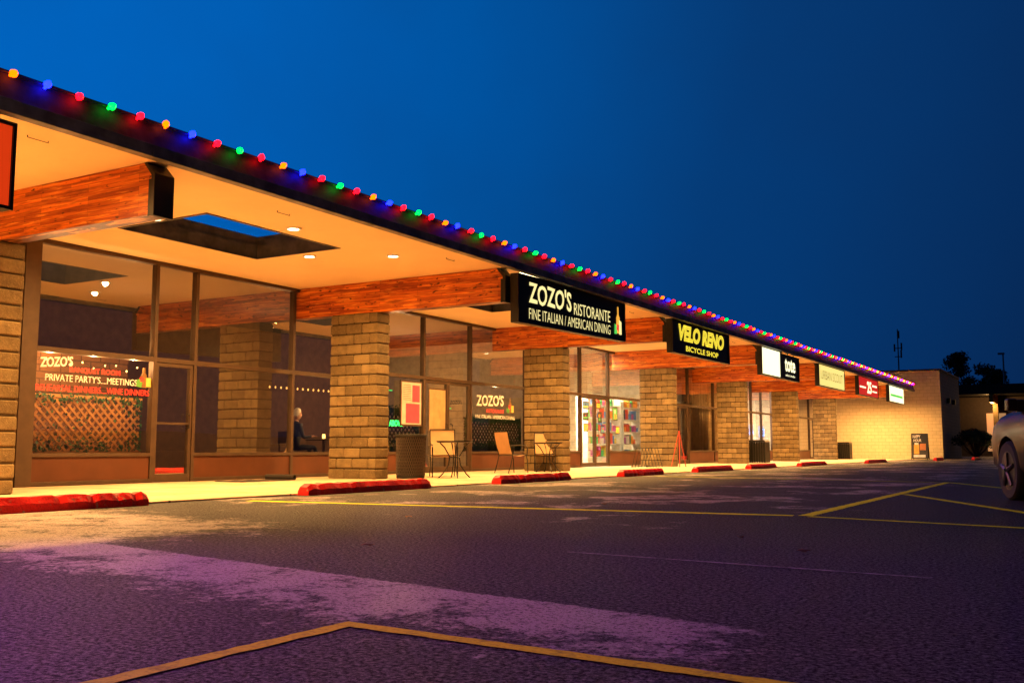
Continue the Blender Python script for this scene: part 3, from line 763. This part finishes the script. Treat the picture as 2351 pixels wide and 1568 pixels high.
for (x, y0, y1) in ((-15.1, 26.3, 28.1), (-15.3, 30.9, 33.6), (-17.2, 28.0, 31.8), (-19.5, 26.4, 35.4), (-15.3, 33.9, 35.6)):
    W = (x, (y0+y1)/2, .02); e_ = empty('display_shelf', W); top(e_, 'white shop shelf packed with colourful cycling goods', 'shelf')
    m = MB()
    for z in (.3, .75, 1.2, 1.65, 2.1): m.box(x-.2, x+.2, y0, y1, z, z+.03)
    m.box(x-.22, x+.22, y0-.04, y0-.001, .02, 2.4); m.box(x-.22, x+.22, y1+.001, y1+.04, .02, 2.4)
    m.build('rack', [M['white']], e_, W)
    m = MB()
    for z in (.331, .781, 1.231, 1.681, 2.131):
        yy = y0+.02
        while yy < y1-.25:
            wd = rr.uniform(.07, .24); hh = rr.uniform(.12, .38); m.box(x-.15, x+rr.uniform(.02, .17), yy, yy+wd, z, z+hh, rr.randrange(8)); yy += wd+rr.uniform(.01, .08)
    m.build('goods', palm, e_, W, kind='stuff')
m = MB()
for i in range(22): m.prism([(GX-.16, 2.42+i*.06), (GX-.12, 2.45+i*.06), (GX-.12, 2.455+i*.06), (GX-.16, 2.425+i*.06)], 27.0, 28.2)
for i in range(22): m.prism([(GX-.16, 2.42+i*.06), (GX-.12, 2.45+i*.06), (GX-.12, 2.455+i*.06), (GX-.16, 2.425+i*.06)], 28.4, 30.3)
m.build('window_blind', [plain('blind_slat', (.3, .2, .12), .6)], bld, B)
m = MB(); k = 37.98
while k < 43.9:
    m.box(GX-.26+.03*math.sin(k*21), GX-.22+.03*math.sin(k*21), k, k+.075, .1, 3.5); k += .08
m.build('curtain', [plain('drape', (.7, .56, .38), .9)], bld, B)
ns = empty('neon_sign', (-14.3, 47.6, 1.4)); top(ns, 'blue neon beer sign hanging in a shop window', 'sign')
m = MB(); m.box(-14.34, -14.3, 46.6, 47.4, 1.2, 1.75, 0); m.tube([(-14.27, 46.7, 1.3), (-14.27, 47.0, 1.6), (-14.27, 47.3, 1.3)], .03, 6, 1); m.box(-14.34, -14.3, 48.3, 49.2, 1.1, 1.7, 0); m.tube([(-14.27, 48.45, 1.55), (-14.27, 49.05, 1.55), (-14.27, 49.05, 1.25), (-14.27, 48.45, 1.25)], .03, 6, 1)
m.build('neon_tube', [plain('neon_back', (.2, .3, .5), .4, em=(.4, .6, 1), ems=.5), emis('neon_blue', (.05, .3, 1), 5)], ns, (-14.3, 47.6, 1.4))
m = MB(); m.box(GX-.2, GX-.18, 44.1, 49.7, .5, 1.15); m.build('half_curtain', [M['white']], bld, B)

# ------------------------------------------------------------------ street furniture
M['sling'] = plain('tan_sling', (.42, .26, .13), .8, var=.1)
def chair(loc, rz):
    e_ = empty('patio_chair', loc, (0, 0, rz)); top(e_, 'tan sling patio chair with black metal frame on pavement', 'chair', 'patio chairs outside the restaurant')
    m = MB()
    for sy in (-.26, .26):
        m.tube([(.27, sy, 0), (.25, sy, .3), (.22, sy, .44), (-.2, sy, .42), (-.3, sy, .7), (-.36, sy, .98)], .012)
        m.tube([(-.34, sy, 0), (-.26, sy, .2), (-.2, sy, .42)], .012)
        m.tube([(.24, sy, .42), (.26, sy, .6), (.2, sy, .66), (-.28, sy, .66)], .014)
    m.tube([(-.36, -.26, .98), (-.36, .26, .98)], .012); m.tube([(.22, -.26, .44), (.22, .26, .44)], .01); m.tube([(-.2, -.26, .42), (-.2, .26, .42)], .01)
    m.build('frame', [M['blackmetal']], e_, smooth=True)
    m = MB(); n_ = 10
    for i in range(n_):
        t = i/n_; u = (i+1)/n_; q = lambda t: (.22-.42*t, .435-.03*math.sin(t*math.pi))
        a, b_ = q(t), q(u); m.quad((a[0], -.25, a[1]), (a[0], .25, a[1]), (b_[0], .25, b_[1]), (b_[0], -.25, b_[1]))
    m.build('seat', [M['sling']], e_, normals=False)
    m = MB()
    for i in range(n_):
        t = i/n_; u = (i+1)/n_; q = lambda t: (-.2-.16*t-.02*math.sin(t*3.1), .45+.52*t)
        a, b_ = q(t), q(u); m.quad((a[0], -.25, a[1]), (a[0], .25, a[1]), (b_[0], .25, b_[1]), (b_[0], -.25, b_[1]))
    m.build('backrest', [M['sling']], e_, normals=False)
    return e_
def table(loc):
    e_ = empty('bistro_table', loc); top(e_, 'round black metal bistro table on pavement', 'table', 'bistro tables outside the restaurant')
    m = MB(); m.lathe([(.3, .70), (.36, .705), (.365, .72), (.36, .735), (.3, .735)], 28); m.build('table_top', [M['blackmetal']], e_, smooth=True)
    m = MB()
    for k in range(4):
        a = math.pi/4+k*math.pi/2; c, s_ = math.cos(a), math.sin(a)
        m.tube([(c*r, s_*r, z) for r, z in ((.3, .7), (.2, .6), (.1, .42), (.12, .25), (.24, .08), (.32, .0))], .013)
    m.lathe([(.11, .40), (.12, .41), (.11, .42)], 16); m.build('leg', [M['blackmetal']], e_, smooth=True)
    return e_
SW = .022
table((-11.15, 16.75, SW)); chair((-11.75, 17.25, SW), math.radians(-50))
table((-11.85, 22.0, SW)); chair((-12.15, 20.75, SW), math.radians(70)); chair((-12.35, 22.75, SW), math.radians(-60))

e_ = empty('litter_bin', (-11.72, 16.05, SW)); top(e_, 'round brown perforated metal litter bin beside block column', 'bin')
m = MB(); m.lathe([(.27, 0), (.28, .02), (.28, .05), (.27, .06)], 28); m.lathe([(.30, .80), (.315, .82), (.315, .85), (.29, .86), (.2, .83)], 28); m.lathe([(.262, .06), (.262, .8)], 28)
m.build('shell', [plain('bin_liner', (.012, .01, .008), .8)], e_, smooth=True)
m = MB(); n_ = 40
for sgn in (1, -1):
    for k in range(n_):
        a0 = 2*math.pi*k/n_; pts = []
        for i in range(7):
            z = .06+.74*i/6; a = a0+sgn*i*.16; r = .28+.012*i/6; pts.append((r*math.cos(a), r*math.sin(a), z))
        m.tube(pts, .0065, 4)
m.build('mesh_side', [plain('bin_metal', (.06, .04, .028), .45, metal=.4)], e_)
for (x, y) in ((-11.9, 40.2), (-11.9, 56.0)):
    e_ = empty('square_bin', (x, y, SW)); top(e_, 'square dark slatted litter bin beside column', 'bin', 'square bins on the pavement')
    m = MB(); m.box(-.3, .3, -.3, .3, .05, .8)
    for i in range(7):
        a = -.3+i*.1
        m.box(a-.035, a+.035, -.33, -.302, .02, .84); m.box(a-.035, a+.035, .302, .33, .02, .84); m.box(-.33, -.302, a-.035, a+.035, .02, .84); m.box(.302, .33, a-.035, a+.035, .02, .84)
    m.build('body', [M['blackmetal']], e_)
    m = MB(); m.prism([(-.36, .845), (.36, .845), (.3, .93), (-.3, .93)], -.36, .36); m.build('lid', [M['black']], e_, bevel=.01)
m = MB(); n_ = 16; pts = []
for i in range(n_): pts.append((12.65+i*.08, .005+.004*math.sin(i*1.3)))
for i in range(14):
    a = -math.pi/2+i*math.pi/6; pts.append((13.93+.04*math.cos(a), .047+.04*math.sin(a)))
for i in range(len(pts)-1):
    a, b_ = pts[i], pts[i+1]
    m.quad((-13.5, a[0], SW+a[1]+.008), (-12.8, a[0], SW+a[1]+.008), (-12.8, b_[0], SW+b_[1]+.008), (-13.5, b_[0], SW+b_[1]+.008))
m = m.build('door_mat', [plain('mat_rubber', (.03, .022, .018), .9)], normals=False); md = m.modifiers.new('t', 'SOLIDIFY'); md.thickness = .012
top(m, 'dark rubber door mat with one rolled edge on pavement', 'mat')
e_ = empty('bike_rack', (-12.3, 31.0, SW)); top(e_, 'low metal bicycle rack in front of the cycle shop', 'bike rack')
m = MB()
for i in range(6): m.tube([(-.25, -2.2+i*.25, .0), (-.1, -2.2+i*.25, .6), (.1, -2.2+i*.25, .6), (.25, -2.2+i*.25, 0)], .012, 6)
m.tube([(-.25, -2.25, .03), (-.25, -.9, .03)], .015, 6); m.tube([(.25, -2.25, .03), (.25, -.9, .03)], .015, 6)
m.build('rack', [M['blackmetal']], e_)
e_ = empty('a_frame_stand', (-11.6, 30.45, SW)); top(e_, 'thin red metal stand leaning by the column', 'stand')
m = MB(); m.tube([(.1, -.3, 0), (0, -.05, 1.15)], .014, 6); m.tube([(.1, .25, 0), (0, -.05, 1.15)], .014, 6); m.tube([(-.3, 0, 0), (0, -.05, 1.15)], .014, 6)
m.build('leg', [plain('red_tube', (.4, .05, .03), .5)], e_)

e_ = empty('sandwich_board', (-8.35, 58, SW)); top(e_, 'black sandwich board advertising drinks on the pavement', 'sandwich board')
m = MB(); m.prism([(-.32, .05), (-.30, .05), (-.03, 1.4), (-.05, 1.4)], -.42, .42, 'x'); m.prism([(.32, .05), (.30, .05), (.03, 1.4), (.05, 1.4)], -.42, .42, 'x')
m.box(-.42, -.38, -.35, -.3, 0, .1); m.box(.38, .42, -.35, -.3, 0, .1); m.box(-.42, -.38, .3, .35, 0, .1); m.box(.38, .42, .3, .35, 0, .1)
m.build('board', [M['black']], e_)
def bpt(u, z, d=.012): return (u, -.32+.27*(z-.05)/1.35-d, z)
m = MB()
def bq(u0, u1, z0, z1, mi, d=.012): m.quad(bpt(u0, z0, d), bpt(u1, z0, d), bpt(u1, z1, d), bpt(u0, z1, d), mi)
bq(-.28, -.02, .3, .8, 0); bq(-.25, -.05, .8, .9, 1, .013); bq(.02, .32, .5, .85, 2); bq(-.3, .3, .12, .25, 3)
m.build('picture', [plain('beer', (.8, .4, .05), .5), M['wwhite'], plain('food', (.55, .2, .06), .6), M['wwhite']], e_, normals=False)
def btext(s_, u0, u1, z0, z1, mat):
    me = textmesh(s_, .03); xs = [v.co.x for v in me.vertices]; ys_ = [v.co.y for v in me.vertices]
    xa, xb, ya, yb_ = min(xs), max(xs), min(ys_), max(ys_)
    for v in me.vertices:
        u = (v.co.x-xa)/(xb-xa); w_ = (v.co.y-ya)/(yb_-ya); v.co = Vector(bpt(u0+(u1-u0)*u, z0+(z1-z0)*w_, .014))
    me.materials.clear(); me.materials.append(mat); o_ = bpy.data.objects.new('lettering', me); COL.objects.link(o_); o_.parent = e_
btext("HAPPY", -.34, .05, 1.15, 1.32, M['wwhite']); btext("HOUR", -.3, .1, .95, 1.1, M['wwhite'])

# ------------------------------------------------------------------ seated diner with table
SKIN = plain('skin', (.5, .27, .17), .6, var=.05); CLOTH = plain('dark_clothes', (.03, .03, .04), .9)
def person(loc, rz):
    P = {'pel': (0,0,.55,.13), 'sp': (-.01,0,.72,.125), 'ch': (0,0,.9,.135), 'nk': (.02,0,1.06,.055), 'hd': (.035,0,1.12,.05),
         'sl': (0,.17,.99,.06), 'el': (.04,.25,.74,.045), 'wl': (.26,.2,.76,.028), 'pl': (.33,.19,.77,.03),
         'sr': (0,-.17,.99,.06), 'er': (.04,-.25,.74,.045), 'wr': (.26,-.2,.76,.028), 'pr': (.33,-.19,.77,.03),
         'hl': (.02,.1,.53,.085), 'kl': (.44,.12,.53,.06), 'al': (.44,.12,.11,.04), 'tl': (.6,.13,.06,.035),
         'hr': (.02,-.1,.53,.085), 'kr': (.44,-.12,.53,.06), 'ar': (.44,-.12,.11,.04), 'tr': (.6,-.13,.06,.035)}
    Ed = [('pel','sp'),('sp','ch'),('ch','nk'),('nk','hd'),('ch','sl'),('sl','el'),('el','wl'),('wl','pl'),('ch','sr'),('sr','er'),('er','wr'),('wr','pr'),
          ('pel','hl'),('hl','kl'),('kl','al'),('al','tl'),('pel','hr'),('hr','kr'),('kr','ar'),('ar','tr')]
    for sd, sy in (('l', 1), ('r', -1)):
        for k, (dy, ln) in enumerate(((.028, .06), (.01, .075), (-.008, .07), (-.026, .055))):
            P['f%d%s' % (k, sd)] = (.36, sy*.19+dy, .775, .009); P['g%d%s' % (k, sd)] = (.36+ln*.6, sy*.19+dy*1.2, .772, .008); P['h%d%s' % (k, sd)] = (.36+ln, sy*.19+dy*1.3, .758, .007)
            Ed += [('p'+sd, 'f%d%s' % (k, sd)), ('f%d%s' % (k, sd), 'g%d%s' % (k, sd)), ('g%d%s' % (k, sd), 'h%d%s' % (k, sd))]
        P['t1'+sd] = (.33, sy*.19-sy*.04, .765, .011); P['t2'+sd] = (.36, sy*.19-sy*.06, .76, .009); Ed += [('p'+sd, 't1'+sd), ('t1'+sd, 't2'+sd)]
    keys = list(P); me = bpy.data.meshes.new('body'); bm = bmesh.new(); lay = bm.verts.layers.skin.verify(); V = {}
    for k in keys:
        v = bm.verts.new(P[k][:3]); V[k] = v; v[lay].radius = (P[k][3], P[k][3]*.9)
    V['pel'][lay].use_root = True
    for a, b_ in Ed: bm.edges.new((V[a], V[b_]))
    bm.to_mesh(me); bm.free()
    t = bpy.data.objects.new('tmp', me); COL.objects.link(t)
    t.modifiers.new('s', 'SKIN'); sb = t.modifiers.new('d', 'SUBSURF'); sb.levels = 1; sb.render_levels = 1
    me2 = evalmesh(t, 'body'); bpy.data.objects.remove(t)
    bm = bmesh.new(); bm.from_mesh(me2)
    hd = bmesh.ops.create_uvsphere(bm, u_segments=20, v_segments=16, radius=1)['verts']
    for v in hd:
        x, y, z = v.co; fx = .085*x; fy = .072*y*(1-.18*max(0, -z)); fz = .118*z
        if x > .8 and abs(y) < .3 and -.35 < z < .1: fx += .022*(1-abs(y)/.3)
        if x > .6 and .05 < z < .3 and .2 < abs(y) < .5: fx -= .008
        if z < -.3: fx += .008*x
        if abs(abs(y)-1) < .08 and abs(z) < .3 and abs(x) < .3: fy *= 1.15
        v.co = Vector((.05+fx, fy, 1.235+fz))
    bm.to_mesh(me2); bm.free()
    me2.materials.clear(); me2.materials.append(CLOTH); me2.materials.append(SKIN)
    for p in me2.polygons:
        c = p.center; p.use_smooth = True
        p.material_index = 1 if (c.z > 1.08 or (c.x > .27 and c.z > .7)) else 0
    e_ = empty('person', loc, (0, 0, rz)); top(e_, 'grey haired seated diner in dark clothes at a window table', 'person')
    b2 = bpy.data.objects.new('body', me2); COL.objects.link(b2); b2.parent = e_
    hm_ = bpy.data.meshes.new('hair'); bm = bmesh.new(); bmesh.ops.create_uvsphere(bm, u_segments=24, v_segments=18, radius=1)
    rm = [v for v in bm.verts if v.co.z < -.45+max(0, v.co.x+.2)*1.1]
    bmesh.ops.delete(bm, geom=rm, context='VERTS')
    for v in bm.verts:
        n_ = 1.08+.05*math.sin(v.co.y*19+v.co.z*13)+random.uniform(-.03, .03); v.co = Vector((.04+.09*v.co.x*n_, .08*v.co.y*n_, 1.24+.124*v.co.z*n_))
    bm.to_mesh(hm_); bm.free(); hm_.materials.append(plain('grey_hair', (.7, .64, .55), .8))
    for p in hm_.polygons: p.use_smooth = True
    h = bpy.data.objects.new('hair', hm_); COL.objects.link(h); h.parent = e_
    return e_
person((-14.85, 16.15, .1), math.radians(75))
e_ = empty('dining_chair', (-14.85, 16.1, .018), (0, 0, math.radians(75))); top(e_, 'dark wooden dining chair under the seated diner', 'chair')
m = MB(); m.box(-.22, .22, -.22, .22, .49, .53)
for a in (-.2, .2):
    for b_ in (-.2, .2): m.tube([(a, b_, 0), (a*.95, b_*.95, .49)], .018, 6)
m.build('seat', [plain('dark_wood', (.06, .03, .015), .5)], e_)
m = MB(); m.box(-.25, -.22, -.22, .22, .7, .95); m.tube([(-.22, -.2, .5), (-.235, -.2, .95)], .015, 6); m.tube([(-.22, .2, .5), (-.235, .2, .95)], .015, 6); m.build('backrest', [plain('dark_wood2', (.06, .03, .015), .5)], e_)
e_ = empty('dining_table', (-14.75, 16.95, .018)); top(e_, 'small dark dining table with candle by the window', 'table')
m = MB(); m.lathe([(.38, .76), (.4, .77), (.4, .79), (.38, .8)], 24); m.lathe([(.25, 0), (.22, .03), (.03, .06), (.03, .76)], 16); m.build('table_top', [plain('table_wood', (.1, .05, .02), .4)], e_, smooth=True)
m = MB(); m.lathe([(.03, .8), (.035, .86), (.03, .9)], 12); m.build('candle', [emis('candle_glow', (1, .6, .15), 6)], e_)
light('POINT', 'candle_lamp', (-14.35, 16.5, 1.5), 40, (1, .55, .2), shadow_soft_size=.03)

# ------------------------------------------------------------------ parked car
CAR = plain('car_paint', (.03, .015, .007), .3, metal=.0, var=.03, bmp=0, spec=.3)
CARG = plain('car_glass', (.01, .012, .015), .05, bmp=0, spec=.8)
def car(loc, rz):
    e_ = empty('parked_car', loc, (0, 0, rz)); top(e_, 'dark bronze sport utility car parked in an angled bay', 'car')
    St = [(-2.36,.76,.5,.85,.9,.6),(-2.3,.86,.38,1.0,1.05,.66),(-2.15,.9,.3,1.08,1.45,.66),(-1.9,.92,.28,1.08,1.66,.64),(-1.4,.925,.26,1.07,1.71,.65),(-.7,.93,.26,1.06,1.73,.66),(0,.93,.26,1.05,1.72,.66),
          (.5,.93,.26,1.04,1.66,.65),(.85,.93,.26,1.03,1.42,.68),(1.2,.92,.26,1.02,1.16,.72),(1.4,.92,.27,1.01,1.07,.74),(1.8,.91,.28,.98,1.04,.72),(2.1,.87,.3,.92,.97,.66),(2.27,.8,.33,.8,.85,.58),(2.36,.66,.42,.66,.7,.45)]
    def sec(s_):
        y, w_, zb, bl, rf, cw = s_; tall = rf-bl
        return [(0, zb), (w_*.88, zb), (w_*.99, zb+.12), (w_+.01, (zb+bl)/2+.08), (w_*.975, bl-.05), (w_*.93, bl), (cw+.03+(.0), bl+tall*.82), (cw-.08, rf), (0, rf+.02)]
    m = MB(); rings = []
    for s_ in St:
        h = sec(s_); r = [(x, s_[0], z) for x, z in h]+[(-x, s_[0], z) for x, z in h[-2:0:-1]]; rings.append(r)
    k = len(rings[0]); vs = [v for r in rings for v in r]; fs = []
    for i in range(len(rings)-1):
        for j in range(k): fs.append((i*k+j, i*k+(j+1) % k, (i+1)*k+(j+1) % k, (i+1)*k+j))
    fs += [tuple(range(k))[::-1], tuple((len(rings)-1)*k+j for j in range(k))]
    m.add(vs, fs); b2 = m.build('body', [CAR], smooth=True)
    cutters = []
    for sy in (1.42, -1.4):
        for sx in (-1, 1):
            c = MB(); c.lathe([(.39, -.16), (.39, .2)], 32, (sx*.86, sy, .36), 'x'); co_ = c.build('cut', [CAR]); cutters.append(co_)
            md = b2.modifiers.new('b', 'BOOLEAN'); md.object = co_; md.operation = 'DIFFERENCE'; md.solver = 'EXACT'
    me = evalmesh(b2, 'body'); bpy.data.objects.remove(b2)
    for c in cutters: bpy.data.objects.remove(c)
    me.materials.clear(); me.materials.append(CAR)
    for p in me.polygons: p.material_index = 0
    b2 = bpy.data.objects.new('body', me); COL.objects.link(b2); b2.parent = e_
    for sx in (1, -1):
        for rng in ((3, 5), (5, 6), (6, 8)):
            m = MB()
            for i in range(rng[0], rng[1]):
                def pt(s_, t, e0=0):
                    h = sec(s_); a, b_ = h[5], h[6]; return (sx*(a[0]+(b_[0]-a[0])*t+.008), s_[0]+e0, a[1]+(b_[1]-a[1])*t)
                A, C = St[i], St[i+1]; e0 = .03 if i == rng[0] else 0; e1 = -.03 if i == rng[1]-1 else 0
                m.quad(pt(A, .1, e0), pt(C, .1, e1), pt(C, .92, e1), pt(A, .92, e0))
            m.build('side_window', [CARG], e_, normals=False)
    m = MB()
    for i in (7, 8):
        A, C = St[i], St[i+1]
        m.quad((-(A[5]-.1), A[0], A[4]+.03), (A[5]-.1, A[0], A[4]+.03), (C[5]-.1, C[0], C[4]+.03), (-(C[5]-.1), C[0], C[4]+.03))
    m.build('windscreen', [CARG], e_, normals=False)
    RUB = plain('rubber', (.02, .02, .02), .8); AL = plain('alloy', (.12, .11, .1), .35, metal=.8)
    for sy in (1.42, -1.4):
        for sx in (-1, 1):
            wh = empty('wheel', (sx*.82, sy, .345), parent=e_)
            m = MB(); m.lathe([(.22, -.1), (.32, -.11), (.345, -.08), (.345, .08), (.32, .11), (.22, .1)], 32, axis='x'); m.build('tyre', [RUB], wh, smooth=True)
            m = MB(); m.lathe([(.22, -.09), (.22, .09)], 28, axis='x', mi=1); xo = sx*.09
            m.lathe([(.2, xo-.01), (.225, xo), (.225, xo+sx*.012), (.2, xo+sx*.012)], 28, axis='x', mi=1); m.lathe([(.05, xo), (.045, xo+sx*.03)], 14, axis='x')
            for q in range(5):
                a = q*2*math.pi/5+.3; m.tube([(xo+sx*.02, .03*math.cos(a), .03*math.sin(a)), (xo+sx*.018, .21*math.cos(a), .21*math.sin(a))], .03, 6, r2=.022)
            m.build('rim', [AL, M['black']], wh, smooth=True)
    for sx in (-1, 1):
        m = MB(); m.lathe([(.02, -.05), (.1, -.03), (.11, .03), (.05, .06)], 16, (sx*.68, 2.2, .76), 'y'); ob = m.build('headlight', [plain('lamp_lens', (.5, .5, .5), .1, bmp=0)], e_, smooth=True)
        m = MB(); m.box(sx*.9-.05, sx*.9+.05, .95, 1.1, 1.02, 1.16); m.box(sx*.93-.03+sx*.08, sx*.93+.08+sx*.08, .95, 1.08, 1.03, 1.17); m.build('mirror', [CAR], e_, bevel=.02)
        m = MB(); m.box(sx*.86-.03, sx*.86+.03, -2.3, -2.18, .8, 1.05); m.build('tail_light', [plain('red_lens', (.4, .01, .01), .2, bmp=0)], e_, bevel=.01)
        for yy in (-.55, .45):
            m = MB(); m.box(sx*.935-.015, sx*.935+.015, yy-.1, yy+.08, .9, .93); m.build('door_handle', [CAR], e_, bevel=.005)
    m = MB(); m.box(-.45, .45, 2.3, 2.38, .5, .64); m.build('grille', [M['black']], e_)
    return e_
car((.45, 12.2, .0), math.radians(22))

# ------------------------------------------------------------------ vegetation & poles
LEAF = plain('foliage', (.05, .08, .025), .8, var=.6, scale=2)
LEAF2 = plain('pine_foliage', (.02, .03, .015), .9, var=.5, scale=1)
BARK = plain('bark', (.06, .045, .03), .9)
def leaves(mb, c, r, n_, sz, sq=(1, 1, 1), rr=random):
    for _ in range(n_):
        d = Vector((rr.gauss(0, 1), rr.gauss(0, 1), rr.gauss(0, 1))).normalized()*r*(rr.random()**.45)
        p = Vector(c)+Vector((d.x*sq[0], d.y*sq[1], d.z*sq[2])); u = Vector((rr.gauss(0, 1), rr.gauss(0, 1), rr.gauss(0, 1))).normalized(); v = u.orthogonal().normalized()
        s_ = sz*rr.uniform(.5, 1.3); mb.add([p-u*s_, p+v*s_*.5, p+u*s_, p-v*s_*.5], [(0, 1, 2, 3)])
def pine(x, y, h, r, label):
    e_ = empty('pine_tree', (x, y, 0)); top(e_, label, 'tree')
    m = MB(); m.tube([(0, 0, 0), (.1, 0, h*.5), (0, .1, h*.95)], .28, 10, r2=.05)
    c = MB()
    for i in range(60):
        z = h*(.28+.7*random.random()); rad = r*(1.05-.7*(z/h-.28)/.7)*random.uniform(.3, 1); a = random.uniform(0, 6.28)
        tip = (math.cos(a)*rad, math.sin(a)*rad, z+.3); m.tube([(0, 0, z-.4), tip], .06, 5, r2=.02)
        leaves(c, tip, random.uniform(.6, 1.1), 120, .18, (1, 1, .7))
    m.build('trunk', [BARK], e_); c.build('crown', [LEAF2], e_, normals=False)
pine(-14.2, 130, 12.0, 2.7, 'dark dense conifer behind the far building')
pine(-12.0, 138, 10.8, 2.2, 'smaller dark conifer behind the far building')
pine(-10.3, 133, 9.6, 1.7, 'slim dark conifer behind the far building')
e_ = empty('bush', (-6.35, 66, 0)); top(e_, 'rounded juniper bush beside cream block wall', 'bush')
m = MB(); c = MB()
for i in range(34):
    a = random.uniform(0, 6.28); rad = random.uniform(.1, 1.3); z = .5+1.2*math.sqrt(max(0, 1-(rad/1.4)**2))*random.uniform(.6, 1)
    tip = (math.cos(a)*rad, math.sin(a)*rad, z); m.tube([(0, 0, .05), (tip[0]*.5, tip[1]*.5, z*.45), tip], .05, 6, r2=.015); leaves(c, tip, .4, 170, .06, (1, 1, .6))
m.build('trunk', [BARK], e_); c.build('crown', [LEAF], e_, normals=False)

e_ = empty('utility_pole', (-17.9, 112, 0)); top(e_, 'thin utility pole with crossbars and antennas against the sky', 'pole')
m = MB(); m.tube([(0, 0, 0), (0, 0, 13.3)], .12, 8, r2=.05)
for z, l_ in ((11.2, .4), (10.3, .35)): m.box(-l_, l_, -.05, .05, z, z+.08)
m.build('pole', [M['black']], e_)
m = MB()
for z, x in ((11.0, .35), (10.9, -.35), (10.2, .3), (12.3, .12)): m.box(x-.07, x+.07, -.08, .08, z, z+.8)
m.build('antenna', [M['black']], e_)
e_ = empty('street_lamp', (-8.3, 118, 0)); top(e_, 'tall slim parking lot lamp post with flat head', 'street lamp')
m = MB(); m.tube([(0, 0, 0), (0, 0, 10.6)], .12, 8, r2=.08); m.build('pole', [plain('grey_pole', (.25, .25, .25), .6)], e_)
m = MB(); m.box(-.5, .15, -.2, .2, 10.6, 10.8); m.build('lamp_head', [plain('grey_head', (.3, .3, .3), .6)], e_, bevel=.03)

LM = plain('dry_leaf', (.25, .12, .04), .7)
for (x, y) in ((-3.9, 4.9), (-2.1, 6.6), (-4.6, 9.8), (-1.9, 12.3), (-2.9, 16.5), (-1.5, 5.9), (-5.2, 7.1)):
    m = MB(); a = random.uniform(0, 6); s_ = .045
    P = [(math.cos(a+t)*s_*k_, math.sin(a+t)*s_*k_, .008+h_) for t, k_, h_ in ((0, 1.2, .012), (1.2, .5, 0), (2.6, .8, .014), (3.3, 1, .004), (4.6, .6, .016))]
    m.add(P, [(0, 1, 2), (0, 2, 3), (0, 3, 4)]); o = m.build('fallen_leaf', [LM], loc=(x, y, 0), normals=False); top(o, 'dry curled brown leaf lying on asphalt', 'leaf', 'fallen leaves on the asphalt')
